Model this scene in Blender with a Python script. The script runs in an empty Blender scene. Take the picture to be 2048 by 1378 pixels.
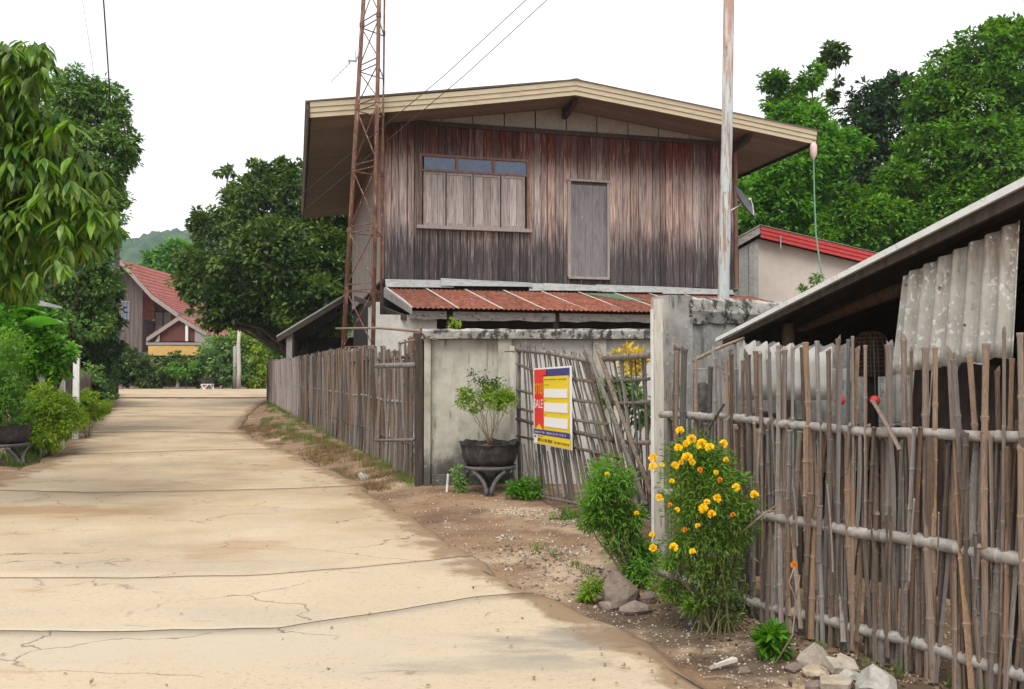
import bpy, math, random
import numpy as np
from mathutils import Vector, Matrix

random.seed(7)
RNG = np.random.default_rng(11)
SC = bpy.context.scene
COL = SC.collection

# ------------------------------------------------------------------ camera
CAM_H = 1.5
FPX = 1750.0
PITCH = math.atan(54.0 / FPX)
cam_data = bpy.data.cameras.new('camera')
cam = bpy.data.objects.new('camera', cam_data)
COL.objects.link(cam)
cam.location = (0, 0, CAM_H)
cam.rotation_euler = (math.radians(90) + PITCH, 0, 0)
cam_data.sensor_width = 36.0
cam_data.lens = 36.0 * FPX / 2048.0
cam_data.clip_start = 0.05
cam_data.clip_end = 4000
SC.camera = cam

# ------------------------------------------------------------------ sky, sun, exposure
SUN_EL, SUN_AZ = math.radians(57), math.radians(188)   # behind the camera
world = bpy.data.worlds.new('World')
SC.world = world
world.use_nodes = True
wn, wl = world.node_tree.nodes, world.node_tree.links
for n in list(wn): wn.remove(n)
w_out = wn.new('ShaderNodeOutputWorld')
w_bg = wn.new('ShaderNodeBackground')
w_sky = wn.new('ShaderNodeTexSky')
w_sky.sky_type = 'NISHITA'
w_sky.sun_disc = False
w_sky.sun_elevation = SUN_EL
w_sky.sun_rotation = SUN_AZ
w_sky.air_density = 1.0; w_sky.dust_density = 2.0
w_tc = wn.new('ShaderNodeTexCoord')
w_map = wn.new('ShaderNodeMapping'); w_map.inputs['Scale'].default_value = (1.6, 1.6, 3.2)
w_noise = wn.new('ShaderNodeTexNoise'); w_noise.inputs['Scale'].default_value = 1.6; w_noise.inputs['Detail'].default_value = 5
w_ramp = wn.new('ShaderNodeMapRange')
w_ramp.inputs['From Min'].default_value = 0.30; w_ramp.inputs['From Max'].default_value = 0.5
w_ramp.inputs['To Min'].default_value = 0.62; w_ramp.inputs['To Max'].default_value = 1.0
w_mix = wn.new('ShaderNodeMix'); w_mix.data_type = 'RGBA'
w_mix.inputs['B'].default_value = (9.4, 9.5, 9.7, 1)       # bright overcast cloud
wl.new(w_tc.outputs['Generated'], w_map.inputs['Vector']); wl.new(w_map.outputs['Vector'], w_noise.inputs['Vector'])
wl.new(w_noise.outputs['Fac'], w_ramp.inputs['Value'])
wl.new(w_ramp.outputs['Result'], w_mix.inputs['Factor'])
wl.new(w_sky.outputs['Color'], w_mix.inputs['A'])
wl.new(w_mix.outputs['Result'], w_bg.inputs['Color'])
w_bg.inputs['Strength'].default_value = 0.085
wl.new(w_bg.outputs['Background'], w_out.inputs['Surface'])
sun_data = bpy.data.lights.new('sun', 'SUN')
sun = bpy.data.objects.new('sun', sun_data); COL.objects.link(sun)
sun_data.energy = 1.9
sun_data.angle = math.radians(34)
sun_data.color = (1.0, 0.96, 0.88)
sd = Vector((math.sin(SUN_AZ) * math.cos(SUN_EL), math.cos(SUN_AZ) * math.cos(SUN_EL), math.sin(SUN_EL)))
sun.rotation_euler = sd.to_track_quat('Z', 'Y').to_euler()
SC.view_settings.view_transform = 'Standard'
SC.view_settings.look = 'None'
SC.view_settings.gamma = 1
SC.view_settings.use_curve_mapping = False
SC.view_settings.exposure = 0.80

# ------------------------------------------------------------------ picture -> place helpers
FW = Vector((0, math.cos(PITCH), math.sin(PITCH)))
UP = Vector((0, -math.sin(PITCH), math.cos(PITCH)))
EYE = Vector((0, 0, CAM_H))
def ray(u, v):
    return FW + Vector((1, 0, 0)) * ((u - 1024) / FPX) + UP * ((689 - v) / FPX)
def P(u, v, Y):
    d = ray(u, v); return EYE + d * (Y / d.y)
def on_plane(u, v, p0, n):
    d = ray(u, v); n = Vector(n)
    return EYE + d * ((Vector(p0) - EYE).dot(n) / d.dot(n))
def rise(y):
    return 0.0083 * max(0.0, y - 30.0) if y < 80 else 0.415
def G(u, v, z=0.0):
    d = ray(u, v); zz = z
    for _ in range(6):
        p = EYE + d * ((zz - EYE.z) / d.z); zz = z + rise(p.y)
    return EYE + d * ((zz - EYE.z) / d.z)

# ------------------------------------------------------------------ mesh helpers
def finish(name, me, mat=None, parent=None, smooth=False, link=True):
    if mat is not None: me.materials.append(mat)
    if smooth: me.polygons.foreach_set('use_smooth', [True] * len(me.polygons))
    o = bpy.data.objects.new(name, me)
    if link: COL.objects.link(o)
    if parent is not None: o.parent = parent
    return o
def tag(o, label=None, cat=None, group=None, kind=None):
    if label: o['label'] = label
    if cat: o['category'] = cat
    if group: o['group'] = group
    if kind: o['kind'] = kind
    return o
def thing(name, label, cat, loc=(0, 0, 0), rz=0.0, group=None):
    o = bpy.data.objects.new(name, None); COL.objects.link(o)
    o.empty_display_size = 0.2
    o.location = loc; o.rotation_euler = (0, 0, rz)
    return tag(o, label, cat, group)

class MB:
    def __init__(s): s.v = []; s.f = []
    def box(s, x0, x1, y0, y1, z0, z1, M=None):
        b = len(s.v)
        for z in (z0, z1):
            for (x, y) in ((x0, y0), (x1, y0), (x1, y1), (x0, y1)):
                p = Vector((x, y, z)); s.v.append(tuple(M @ p if M else p))
        s.f += [(b, b+3, b+2, b+1), (b+4, b+5, b+6, b+7), (b, b+1, b+5, b+4), (b+1, b+2, b+6, b+5), (b+2, b+3, b+7, b+6), (b+3, b, b+4, b+7)]
        return s
    def hexa(s, pts):
        """eight corners: four below (ccw), four above"""
        b = len(s.v); s.v += [tuple(p) for p in pts]
        s.f += [(b, b+3, b+2, b+1), (b+4, b+5, b+6, b+7), (b, b+1, b+5, b+4), (b+1, b+2, b+6, b+5), (b+2, b+3, b+7, b+6), (b+3, b, b+4, b+7)]
        return s
    def slab(s, poly, off):
        """polygon (3d points) extruded by vector off"""
        b = len(s.v); n = len(poly); off = Vector(off)
        s.v += [tuple(Vector(p)) for p in poly] + [tuple(Vector(p) + off) for p in poly]
        s.f.append(tuple(range(b, b+n))[::-1]); s.f.append(tuple(range(b+n, b+2*n)))
        for i in range(n):
            j = (i+1) % n; s.f.append((b+i, b+j, b+n+j, b+n+i))
        return s
    def tube(s, path, rad, n=8, caps=True, flat=1.0):
        path = [Vector(p) for p in path]
        if not hasattr(rad, '__len__'): rad = [rad] * len(path)
        b = len(s.v); ref = None
        for i, p in enumerate(path):
            t = (path[min(i+1, len(path)-1)] - path[max(i-1, 0)]).normalized()
            if ref is None:
                ref = Vector((1, 0, 0)) if abs(t.x) < 0.9 else Vector((0, 1, 0))
            e1 = (ref - t * ref.dot(t)).normalized(); e2 = t.cross(e1); ref = e1
            for k in range(n):
                a = 2*math.pi*k/n
                s.v.append(tuple(p + (e1*math.cos(a) + e2*math.sin(a)*flat) * rad[i]))
        for i in range(len(path)-1):
            for k in range(n):
                k2 = (k+1) % n
                s.f.append((b+i*n+k, b+i*n+k2, b+(i+1)*n+k2, b+(i+1)*n+k))
        if caps:
            s.f.append(tuple(b+k for k in range(n))[::-1]); e = b+(len(path)-1)*n
            s.f.append(tuple(e+k for k in range(n)))
        return s
    def grid(s, fn, nu, nv):
        b = len(s.v)
        for j in range(nv+1):
            for i in range(nu+1): s.v.append(tuple(fn(i/nu, j/nv)))
        for j in range(nv):
            for i in range(nu):
                a = b+j*(nu+1)+i; s.f.append((a, a+1, a+nu+2, a+nu+1))
        return s
    def lathe(s, prof, n=24, wob=None, M=None):
        b = len(s.v)
        for i, (r, z) in enumerate(prof):
            for k in range(n):
                a = 2*math.pi*k/n
                w = wob(i, a) if wob else (0, 0)
                p = Vector(((r+w[0])*math.cos(a), (r+w[0])*math.sin(a), z+w[1]))
                s.v.append(tuple(M @ p if M else p))
        for i in range(len(prof)-1):
            for k in range(n):
                k2 = (k+1) % n; s.f.append((b+i*n+k, b+i*n+k2, b+(i+1)*n+k2, b+(i+1)*n+k))
        return s
    def mesh(s, name):
        me = bpy.data.meshes.new(name); me.from_pydata(s.v, [], s.f); me.update(); return me
    def build(s, name, mat=None, parent=None, smooth=False):
        return finish(name, s.mesh(name), mat, parent, smooth)

def np_mesh(name, V, F, mat=None, parent=None, smooth=False):
    """V (n,3) array, F (m,k) int array, all faces with k corners"""
    V = np.ascontiguousarray(V, dtype=np.float32); F = np.ascontiguousarray(F, dtype=np.int32)
    me = bpy.data.meshes.new(name); m, k = F.shape
    me.vertices.add(len(V)); me.vertices.foreach_set('co', V.ravel())
    me.loops.add(m*k); me.loops.foreach_set('vertex_index', F.ravel())
    me.polygons.add(m); me.polygons.foreach_set('loop_start', np.arange(0, m*k, k, dtype=np.int32))
    me.polygons.foreach_set('loop_total', np.full(m, k, dtype=np.int32))
    if smooth: me.polygons.foreach_set('use_smooth', np.ones(m, dtype=bool))
    me.update(calc_edges=True)
    return finish(name, me, mat, parent)

def scatter(name, T, TF, pos, ax, size, mat, parent=None, smooth=False):
    """copies of a template (T verts, TF faces) at pos; ax (n,3,3) rows = local x,y,z axes; size (n,3)"""
    T = np.asarray(T, float); TF = np.asarray(TF)
    loc = T[None, :, :] * size[:, None, :]
    V = np.einsum('nkj,njc->nkc', loc, ax) + pos[:, None, :]
    n, k = len(pos), len(T)
    F = (TF[None, :, :] + (np.arange(n)*k)[:, None, None]).reshape(-1, TF.shape[1])
    return np_mesh(name, V.reshape(-1, 3), F, mat, parent, smooth)

def unit(a):
    return a / np.maximum(np.linalg.norm(a, axis=-1, keepdims=True), 1e-9)
def frames(ydir, zhint):
    y = unit(ydir); z = unit(zhint - y * np.sum(zhint*y, -1, keepdims=True)); x = np.cross(y, z)
    return np.stack([x, y, z], 1)

def vnoise(x, y, seed=0):
    """smooth value noise"""
    x = np.asarray(x, float); y = np.asarray(y, float)
    xi = np.floor(x).astype(int); yi = np.floor(y).astype(int); fx = x-xi; fy = y-yi
    fx = fx*fx*(3-2*fx); fy = fy*fy*(3-2*fy)
    def h(a, b):
        t = np.sin(a*127.1 + b*311.7 + seed*74.7) * 43758.5453
        return t - np.floor(t)
    return (h(xi, yi)*(1-fx)+h(xi+1, yi)*fx)*(1-fy) + (h(xi, yi+1)*(1-fx)+h(xi+1, yi+1)*fx)*fy
def fbm(x, y, o=4, seed=0):
    s = 0; a = 0.5; x = np.asarray(x, float); y = np.asarray(y, float)
    for i in range(o):
        s = s + a*vnoise(x, y, seed+i*13); x = x*2.03+5.1; y = y*2.03+1.7; a *= 0.5
    return s

# ------------------------------------------------------------------ materials
def mat(name, cols, scale=(1, 1, 1), detail=5, rough=0.85, bump=0.3, bscale=None, layers=(), rnd=0.0, rhue=0.0,
        island=0.0, isl_cols=None, trans=0.0, metallic=0.0, spec=0.3, bdist=0.01, wave=None, nscale=4.0, distort=0.0, lo=0.3, hi=0.7):
    m = bpy.data.materials.new(name); m.use_nodes = True
    N, L = m.node_tree.nodes, m.node_tree.links
    bs = N['Principled BSDF']; out = N['Material Output']
    tc = N.new('ShaderNodeTexCoord'); oi = N.new('ShaderNodeObjectInfo')
    mul = N.new('ShaderNodeVectorMath'); mul.operation = 'MULTIPLY'; mul.inputs[1].default_value = (37.0, 23.0, 51.0)
    L.new(oi.outputs['Random'], mul.inputs[0])
    add = N.new('ShaderNodeVectorMath'); add.operation = 'ADD'
    L.new(tc.outputs['Object'], add.inputs[0]); L.new(mul.outputs[0], add.inputs[1])
    base = add.outputs[0]
    def noise(sc, det=5, kind='noise', nsc=None, dis=0.0):
        mp = N.new('ShaderNodeMapping'); mp.inputs['Scale'].default_value = sc; L.new(base, mp.inputs['Vector'])
        if kind == 'noise':
            t = N.new('ShaderNodeTexNoise'); t.inputs['Detail'].default_value = det; t.inputs['Roughness'].default_value = 0.62
            t.inputs['Distortion'].default_value = dis
            t.inputs['Scale'].default_value = nsc or 4.0; o = t.outputs['Fac']
        elif kind == 'crack':
            nz = N.new('ShaderNodeTexNoise'); nz.inputs['Scale'].default_value = 3.0; nz.inputs['Detail'].default_value = 6
            L.new(mp.outputs[0], nz.inputs['Vector'])
            ml = N.new('ShaderNodeVectorMath'); ml.operation = 'MULTIPLY_ADD'; ml.inputs[1].default_value = (.5, .5, .5)
            L.new(nz.outputs['Color'], ml.inputs[0]); L.new(mp.outputs[0], ml.inputs[2])
            t = N.new('ShaderNodeTexVoronoi'); t.feature = 'DISTANCE_TO_EDGE'; t.inputs['Scale'].default_value = nsc or 1.0
            L.new(ml.outputs[0], t.inputs['Vector']); return t.outputs['Distance']
        else:
            t = N.new('ShaderNodeTexVoronoi'); t.inputs['Scale'].default_value = nsc or 4.0; o = t.outputs['Distance']
        L.new(mp.outputs[0], t.inputs['Vector']); return o
    def remap(val, a, b, c=0.0, d=1.0):
        r = N.new('ShaderNodeMapRange'); r.interpolation_type = 'SMOOTHSTEP'
        r.inputs['From Min'].default_value = a; r.inputs['From Max'].default_value = b
        r.inputs['To Min'].default_value = c; r.inputs['To Max'].default_value = d
        L.new(val, r.inputs['Value']); return r.outputs['Result']
    def math_(op, a, b):
        q = N.new('ShaderNodeMath'); q.operation = op
        for i, x in enumerate((a, b)):
            if isinstance(x, (int, float)): q.inputs[i].default_value = x
            else: L.new(x, q.inputs[i])
        return q.outputs[0]
    n0 = noise(scale, detail, nsc=nscale, dis=distort)
    ramp = N.new('ShaderNodeValToRGB'); els = ramp.color_ramp.elements
    k = len(cols)
    while len(els) < k: els.new(0.5)
    for i, c in enumerate(cols):
        els[i].position = lo + (hi-lo)*i/max(1, k-1); els[i].color = (*c, 1)
    L.new(n0, ramp.inputs['Fac']); color = ramp.outputs['Color']
    if isl_cols is not None:
        geo = N.new('ShaderNodeNewGeometry'); r2 = N.new('ShaderNodeValToRGB'); e2 = r2.color_ramp.elements
        while len(e2) < len(isl_cols): e2.new(0.5)
        for i, c in enumerate(isl_cols): e2[i].position = i/(len(isl_cols)-1); e2[i].color = (*c, 1)
        L.new(geo.outputs['Random Per Island'], r2.inputs['Fac'])
        mx = N.new('ShaderNodeMix'); mx.data_type = 'RGBA'; mx.inputs['Factor'].default_value = island
        L.new(color, mx.inputs['A']); L.new(r2.outputs['Color'], mx.inputs['B']); color = mx.outputs['Result']
    for ly in layers:
        val = noise(ly.get('scale', (1, 1, 1)), ly.get('detail', 5), ly.get('type', 'noise'), ly.get('nsc'), ly.get('dis', 0.0))
        if 'spot' in ly:
            cx, cy, sx_, sy_ = ly['spot']; sp = N.new('ShaderNodeSeparateXYZ'); L.new(tc.outputs['Object'], sp.inputs[0])
            dx = math_('POWER', math_('ABSOLUTE', math_('DIVIDE', math_('SUBTRACT', sp.outputs[0], cx), sx_), 0), 2.0)
            dy = math_('POWER', math_('ABSOLUTE', math_('DIVIDE', math_('SUBTRACT', sp.outputs[1], cy), sy_), 0), 2.0)
            dd = math_('ADD', math_('SQRT', math_('ADD', dx, dy), 0), math_('MULTIPLY', math_('SUBTRACT', val, 0.5), 2.6))
            fac = remap(dd, .3, 1.1, 1, 0)
        elif 'attr' in ly:
            at = N.new('ShaderNodeAttribute'); at.attribute_name = ly['attr']
            fac = remap(math_('ADD', at.outputs['Fac'], math_('MULTIPLY', math_('SUBTRACT', val, 0.5), 1.8)), .35, .75)
            fac = math_('MULTIPLY', fac, remap(at.outputs['Fac'], 0.0, .2))
        elif 'grad' in ly:
            axn, g0, g1, amp = ly['grad']
            sp = N.new('ShaderNodeSeparateXYZ'); L.new(tc.outputs['Object'], sp.inputs[0])
            zz = math_('ADD', sp.outputs[axn], math_('MULTIPLY', math_('SUBTRACT', val, 0.5), amp))
            fac = remap(zz, min(g0, g1), max(g0, g1), *((0, 1) if g0 < g1 else (1, 0)))
        else:
            fac = remap(val, ly['lo'], ly['hi'], *( (1, 0) if ly.get('inv') else (0, 1)))
        if 'mask' in ly:
            mk = ly['mask']; fac = math_('MULTIPLY', fac, remap(noise(mk[0], 3, nsc=mk[3] if len(mk) > 3 else None), mk[1], mk[2]))
        fac = math_('MULTIPLY', fac, ly.get('amt', 1.0))
        mx = N.new('ShaderNodeMix'); mx.data_type = 'RGBA'
        L.new(fac, mx.inputs['Factor']); L.new(color, mx.inputs['A']); mx.inputs['B'].default_value = (*ly['col'], 1); color = mx.outputs['Result']
    if rnd or rhue:
        hsv = N.new('ShaderNodeHueSaturation')
        L.new(remap_lin(N, L, oi.outputs['Random'], 1-rnd, 1+rnd), hsv.inputs['Value'])
        if rhue:
            q = math_('FRACT', math_('MULTIPLY', oi.outputs['Random'], 17.3), 0)
            L.new(remap_lin(N, L, q, 1-rhue, 1+rhue), hsv.inputs['Saturation'])
        L.new(color, hsv.inputs['Color']); color = hsv.outputs['Color']
    L.new(color, bs.inputs['Base Color'])
    bs.inputs['Roughness'].default_value = rough
    bs.inputs['Metallic'].default_value = metallic
    bs.inputs['Specular IOR Level'].default_value = spec
    if bump:
        bn = noise(bscale or scale, 8, nsc=nscale*2.2)
        bp = N.new('ShaderNodeBump'); bp.inputs['Strength'].default_value = bump; bp.inputs['Distance'].default_value = bdist
        L.new(bn, bp.inputs['Height']); L.new(bp.outputs[0], bs.inputs['Normal'])
    if trans:
        tr = N.new('ShaderNodeBsdfTranslucent'); L.new(color, tr.inputs['Color'])
        br = N.new('ShaderNodeMix'); br.data_type = 'RGBA'; br.blend_type = 'MULTIPLY'; br.inputs['Factor'].default_value = 1
        br.inputs['B'].default_value = (1.5, 1.6, .6, 1); L.new(color, br.inputs['A']); L.new(br.outputs['Result'], tr.inputs['Color'])
        ms = N.new('ShaderNodeMixShader'); ms.inputs['Fac'].default_value = trans
        L.new(bs.outputs[0], ms.inputs[1]); L.new(tr.outputs[0], ms.inputs[2]); L.new(ms.outputs[0], out.inputs['Surface'])
    return m
def remap_lin(N, L, val, c, d):
    r = N.new('ShaderNodeMapRange'); r.inputs['To Min'].default_value = c; r.inputs['To Max'].default_value = d
    L.new(val, r.inputs['Value']); return r.outputs['Result']

def leafmat(name, cols, trans=0.3, rough=0.5, spec=0.35):
    return mat(name, [tuple(c*0.8 for c in cols[0]), cols[-1]], scale=(.4, .4, .4), nscale=2.0, detail=4, rough=rough, bump=0, lo=.38, hi=.62, island=0.5, isl_cols=cols, trans=trans, spec=spec)

MT = {}
MT['plank'] = mat('weathered_plank', [(.15, .11, .10), (.33, .245, .215), (.50, .39, .345)], scale=(9, 9, .4), rough=.9, bump=.5, rnd=.30, rhue=.3, lo=.36, hi=.64,
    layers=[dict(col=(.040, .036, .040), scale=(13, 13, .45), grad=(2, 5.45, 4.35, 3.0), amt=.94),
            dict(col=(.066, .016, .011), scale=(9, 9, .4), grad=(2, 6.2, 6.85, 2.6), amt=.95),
            dict(col=(.52, .45, .41), scale=(20, 20, .35), lo=.57, hi=.67, amt=.5),
            dict(col=(.018, .015, .015), scale=(26, 26, .7), lo=.61, hi=.70, amt=.75)])
MT['plank_side'] = mat('side_plank', [(.24, .20, .19), (.42, .37, .35)], scale=(6, 6, .4), rough=.9, rnd=.1,
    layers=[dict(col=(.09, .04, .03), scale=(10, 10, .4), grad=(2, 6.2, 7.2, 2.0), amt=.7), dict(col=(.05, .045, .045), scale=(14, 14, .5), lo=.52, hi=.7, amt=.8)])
MT['shutter'] = mat('shutter_board', [(.17, .14, .13), (.34, .30, .28), (.46, .41, .38)], scale=(12, 12, .5), rough=.9, bump=.4, rnd=.24,
    layers=[dict(col=(.08, .065, .06), scale=(28, 28, .9), lo=.58, hi=.72, amt=.8), dict(col=(.26, .15, .11), scale=(6, 6, .7), lo=.55, hi=.75, amt=.5)])
MT['frame_red'] = mat('rusty_frame_wood', [(.13, .06, .045), (.26, .14, .10)], scale=(8, 8, 2), rough=.8, layers=[dict(col=(.33, .28, .26), scale=(9, 9, 1), lo=.5, hi=.7, amt=.6)])
MT['frame_grey'] = mat('grey_frame_wood', [(.20, .17, .16), (.38, .33, .30)], scale=(8, 8, 1), rough=.85, layers=[dict(col=(.07, .06, .06), scale=(20, 20, 2), lo=.6, hi=.72, amt=.7)])
MT['door'] = mat('grey_door_board', [(.15, .14, .15), (.24, .225, .23)], scale=(14, 14, .6), rough=.8, rnd=.08, bump=.4, layers=[dict(col=(.10, .085, .085), scale=(3, 3, .5), lo=.45, hi=.7, amt=.7)])
MT['pane'] = mat('blue_grey_pane', [(.07, .105, .18), (.11, .155, .25)], scale=(2, 2, 2), rough=.25, bump=.05, spec=.6)
MT['fascia'] = mat('beige_fascia', [(.42, .35, .235), (.54, .46, .33)], scale=(.7, .7, 8), rough=.75, bump=.2, layers=[dict(col=(.28, .22, .15), scale=(1.2, 1.2, 5), lo=.55, hi=.75, amt=.55), dict(col=(.10, .085, .07), scale=(10, 10, 10), lo=.66, hi=.74, amt=.6)])
MT['soffit'] = mat('brown_soffit', [(.15, .115, .088), (.21, .165, .13)], scale=(1, 8, 1), rough=.85, bump=.2, rnd=.12)
MT['gable'] = mat('pale_gable_panel', [(.27, .25, .225), (.36, .335, .30)], scale=(2, 2, 2), rough=.85, rnd=.06, layers=[dict(col=(.16, .14, .12), scale=(5, 5, 1), lo=.55, hi=.75, amt=.4)])
MT['darkwood'] = mat('dark_wood', [(.03, .024, .02), (.08, .06, .05)], scale=(6, 6, 1), rough=.9)
MT['roof_grey'] = mat('grey_roof_sheet', [(.26, .27, .25), (.40, .40, .37)], scale=(2, 2, 2), rough=.8, layers=[dict(col=(.12, .12, .10), scale=(4, 4, 4), lo=.55, hi=.7, amt=.7)])
MT['rust_roof'] = mat('rusty_roof_sheet', [(.12, .034, .021), (.21, .07, .043), (.27, .12, .085)], scale=(2, 1, 2), rough=.8, rnd=.15, bump=.25,
    layers=[dict(col=(.50, .34, .28), scale=(3, 2.2, 3), lo=.60, hi=.72, amt=.6), dict(col=(.07, .025, .02), scale=(2, 1.5, 2), lo=.56, hi=.72, amt=.7)])
MT['seam'] = mat('pale_seam_strip', [(.42, .35, .30), (.62, .58, .52)], scale=(4, 4, 4), rough=.7, layers=[dict(col=(.25, .10, .06), scale=(6, 6, 6), lo=.58, hi=.7, amt=.6)])
MT['green_sheet'] = mat('green_paint_patch', [(.07, .13, .08), (.12, .19, .12)], scale=(3, 3, 3), rough=.7)
MT['flash'] = mat('galvanised_flashing', [(.22, .225, .22), (.36, .37, .36)], scale=(1.5, 1.5, 5), rough=.55, metallic=.15, layers=[dict(col=(.32, .13, .07), scale=(3, 3, 1), lo=.60, hi=.68, amt=.8), dict(col=(.13, .13, .13), scale=(2, 2, 14), lo=.58, hi=.7, amt=.5)])
MT['beam'] = mat('grey_cracked_beam', [(.20, .19, .18), (.34, .32, .30)], scale=(1.5, 4, 5), rough=.9, layers=[dict(col=(.03, .027, .025), scale=(3, 3, 6), lo=.57, hi=.68, amt=.9)])
MT['whitewall'] = mat('pale_plaster', [(.44, .43, .40), (.56, .55, .52)], scale=(1.2, 1.2, 1.2), rough=.9, layers=[dict(col=(.25, .24, .21), scale=(4, 4, .8), lo=.52, hi=.75, amt=.6)])
MT['cream'] = mat('cream_plaster', [(.46, .41, .36), (.53, .48, .43)], scale=(.8, .8, .8), rough=.9, layers=[dict(col=(.34, .29, .25), scale=(3, 3, .4), lo=.55, hi=.8, amt=.4)])
MT['concrete'] = mat('stained_concrete', [(.21, .20, .165), (.36, .345, .295), (.47, .45, .40)], scale=(1.1, 1.1, .9), rough=.92, bump=.5, nscale=2.4,
    layers=[dict(col=(.045, .042, .038), scale=(5, 5, .5), lo=.52, hi=.68, amt=.8, mask=((1, 1, .6), .40, .62)),
            dict(col=(.35, .30, .20), scale=(1.4, 1.4, 1), lo=.52, hi=.7, amt=.45),
            dict(col=(.03, .03, .026), scale=(1, 1, 1), grad=(2, .62, .2, .8), amt=.88),
            dict(col=(.60, .58, .53), scale=(7, 7, 7), lo=.62, hi=.72, amt=.6)])
MT['concrete_grey'] = mat('mottled_grey_cement', [(.13, .128, .118), (.26, .255, .24), (.38, .37, .345)], scale=(1.3, 1.3, 1.1), rough=.92, bump=.6, nscale=2.6, rnd=.08,
    layers=[dict(col=(.04, .04, .037), scale=(4, 4, .6), lo=.50, hi=.66, amt=.8, mask=((1, 1, .6), .42, .6)), dict(col=(.55, .53, .49), scale=(6, 6, 6), lo=.60, hi=.68, amt=.6), dict(col=(.05, .05, .045), scale=(2, 2, 2), lo=.60, hi=.70, amt=.7)])
MT['concrete_top'] = mat('black_stained_coping', [(.16, .157, .145), (.29, .28, .26), (.42, .405, .37)], scale=(2, 2, 3), rough=.92, bump=.7,
    layers=[dict(col=(.025, .025, .022), scale=(3, 3, 2.2), lo=.48, hi=.60, amt=.9), dict(col=(.66, .63, .56), scale=(5, 5, 6), lo=.61, hi=.68, amt=.8)])
MT['rust'] = mat('rusty_steel', [(.075, .036, .024), (.15, .07, .045), (.24, .135, .095)], scale=(3, 3, 1.2), rough=.75, bump=.3, layers=[dict(col=(.46, .38, .32), scale=(4, 4, .6), lo=.56, hi=.66, amt=.7), dict(col=(.06, .03, .022), scale=(9, 9, 3), lo=.6, hi=.7, amt=.7)])
MT['pole'] = mat('painted_rusting_pole', [(.38, .42, .43), (.50, .535, .54)], scale=(3, 3, .7), rough=.5, bump=.2,
    layers=[dict(col=(.28, .14, .08), scale=(7, 7, .6), lo=.50, hi=.58, amt=.85), dict(col=(.27, .13, .075), scale=(8, 8, .7), grad=(2, 3.6, 5.2, 6.5), amt=.8), dict(col=(.15, .07, .045), scale=(18, 18, 3), lo=.60, hi=.66, amt=.8), dict(col=(.45, .40, .33), scale=(8, 8, 2), lo=.5, hi=.7, amt=.5)])
MT['bamboo'] = mat('weathered_bamboo', [(.052, .040, .033), (.155, .122, .102), (.35, .30, .258)], scale=(14, 14, 1.1), rough=.8, bump=.3, rnd=.5, rhue=.7, spec=.2,
    layers=[dict(col=(.055, .046, .042), scale=(9, 9, 1.6), lo=.55, hi=.72, amt=.8), dict(col=(.23, .16, .105), scale=(1.2, 1.2, .35), lo=.54, hi=.66, amt=.7)])
MT['bamboo_dark'] = mat('dark_weathered_bamboo', [(.06, .05, .042), (.14, .118, .098), (.23, .20, .17)], scale=(14, 14, 1.4), rough=.85, bump=.3, rnd=.35, rhue=.5, spec=.2)
MT['bamboo_far'] = mat('far_weathered_bamboo', [(.10, .08, .07), (.23, .19, .17), (.36, .31, .28)], scale=(9, 9, .8), rough=.85, bump=.3, island=.55, isl_cols=[(.10, .08, .075), (.28, .24, .225), (.42, .375, .36), (.16, .125, .11), (.34, .30, .29)])
MT['bamboo_rail'] = mat('pale_bamboo_rail', [(.20, .18, .16), (.36, .33, .30)], scale=(5, 5, 5), rough=.65, bump=.15, spec=.3, layers=[dict(col=(.10, .085, .075), scale=(8, 8, 8), lo=.56, hi=.7, amt=.6)])
MT['oldwood'] = mat('old_grey_wood', [(.09, .072, .062), (.20, .165, .145)], scale=(9, 9, .9), rough=.9, rnd=.2)
MT['soil'] = mat('soil', [(.12, .070, .040), (.21, .13, .076), (.30, .205, .13)], scale=(.9, .9, .9), nscale=1.5, detail=10, rough=.95, bump=.8, bdist=.02,
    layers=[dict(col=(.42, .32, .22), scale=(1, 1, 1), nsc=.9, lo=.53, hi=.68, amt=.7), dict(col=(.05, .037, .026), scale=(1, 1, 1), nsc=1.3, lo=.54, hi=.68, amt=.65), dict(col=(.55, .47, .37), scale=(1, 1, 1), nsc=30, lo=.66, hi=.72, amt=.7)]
    + [dict(col=(.06, .042, .028), scale=(1, 1, 1), nsc=4, spot=(*G(u_, v_).xy, rx_, ry_), amt=.8) for u_, v_, rx_, ry_ in ((1380, 1262, .55, .7), (1560, 1330, .5, .5), (1750, 1400, .6, .5), (1480, 1220, .5, .8), (1220, 1215, .35, .5), (1300, 1130, .4, .8))])
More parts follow.
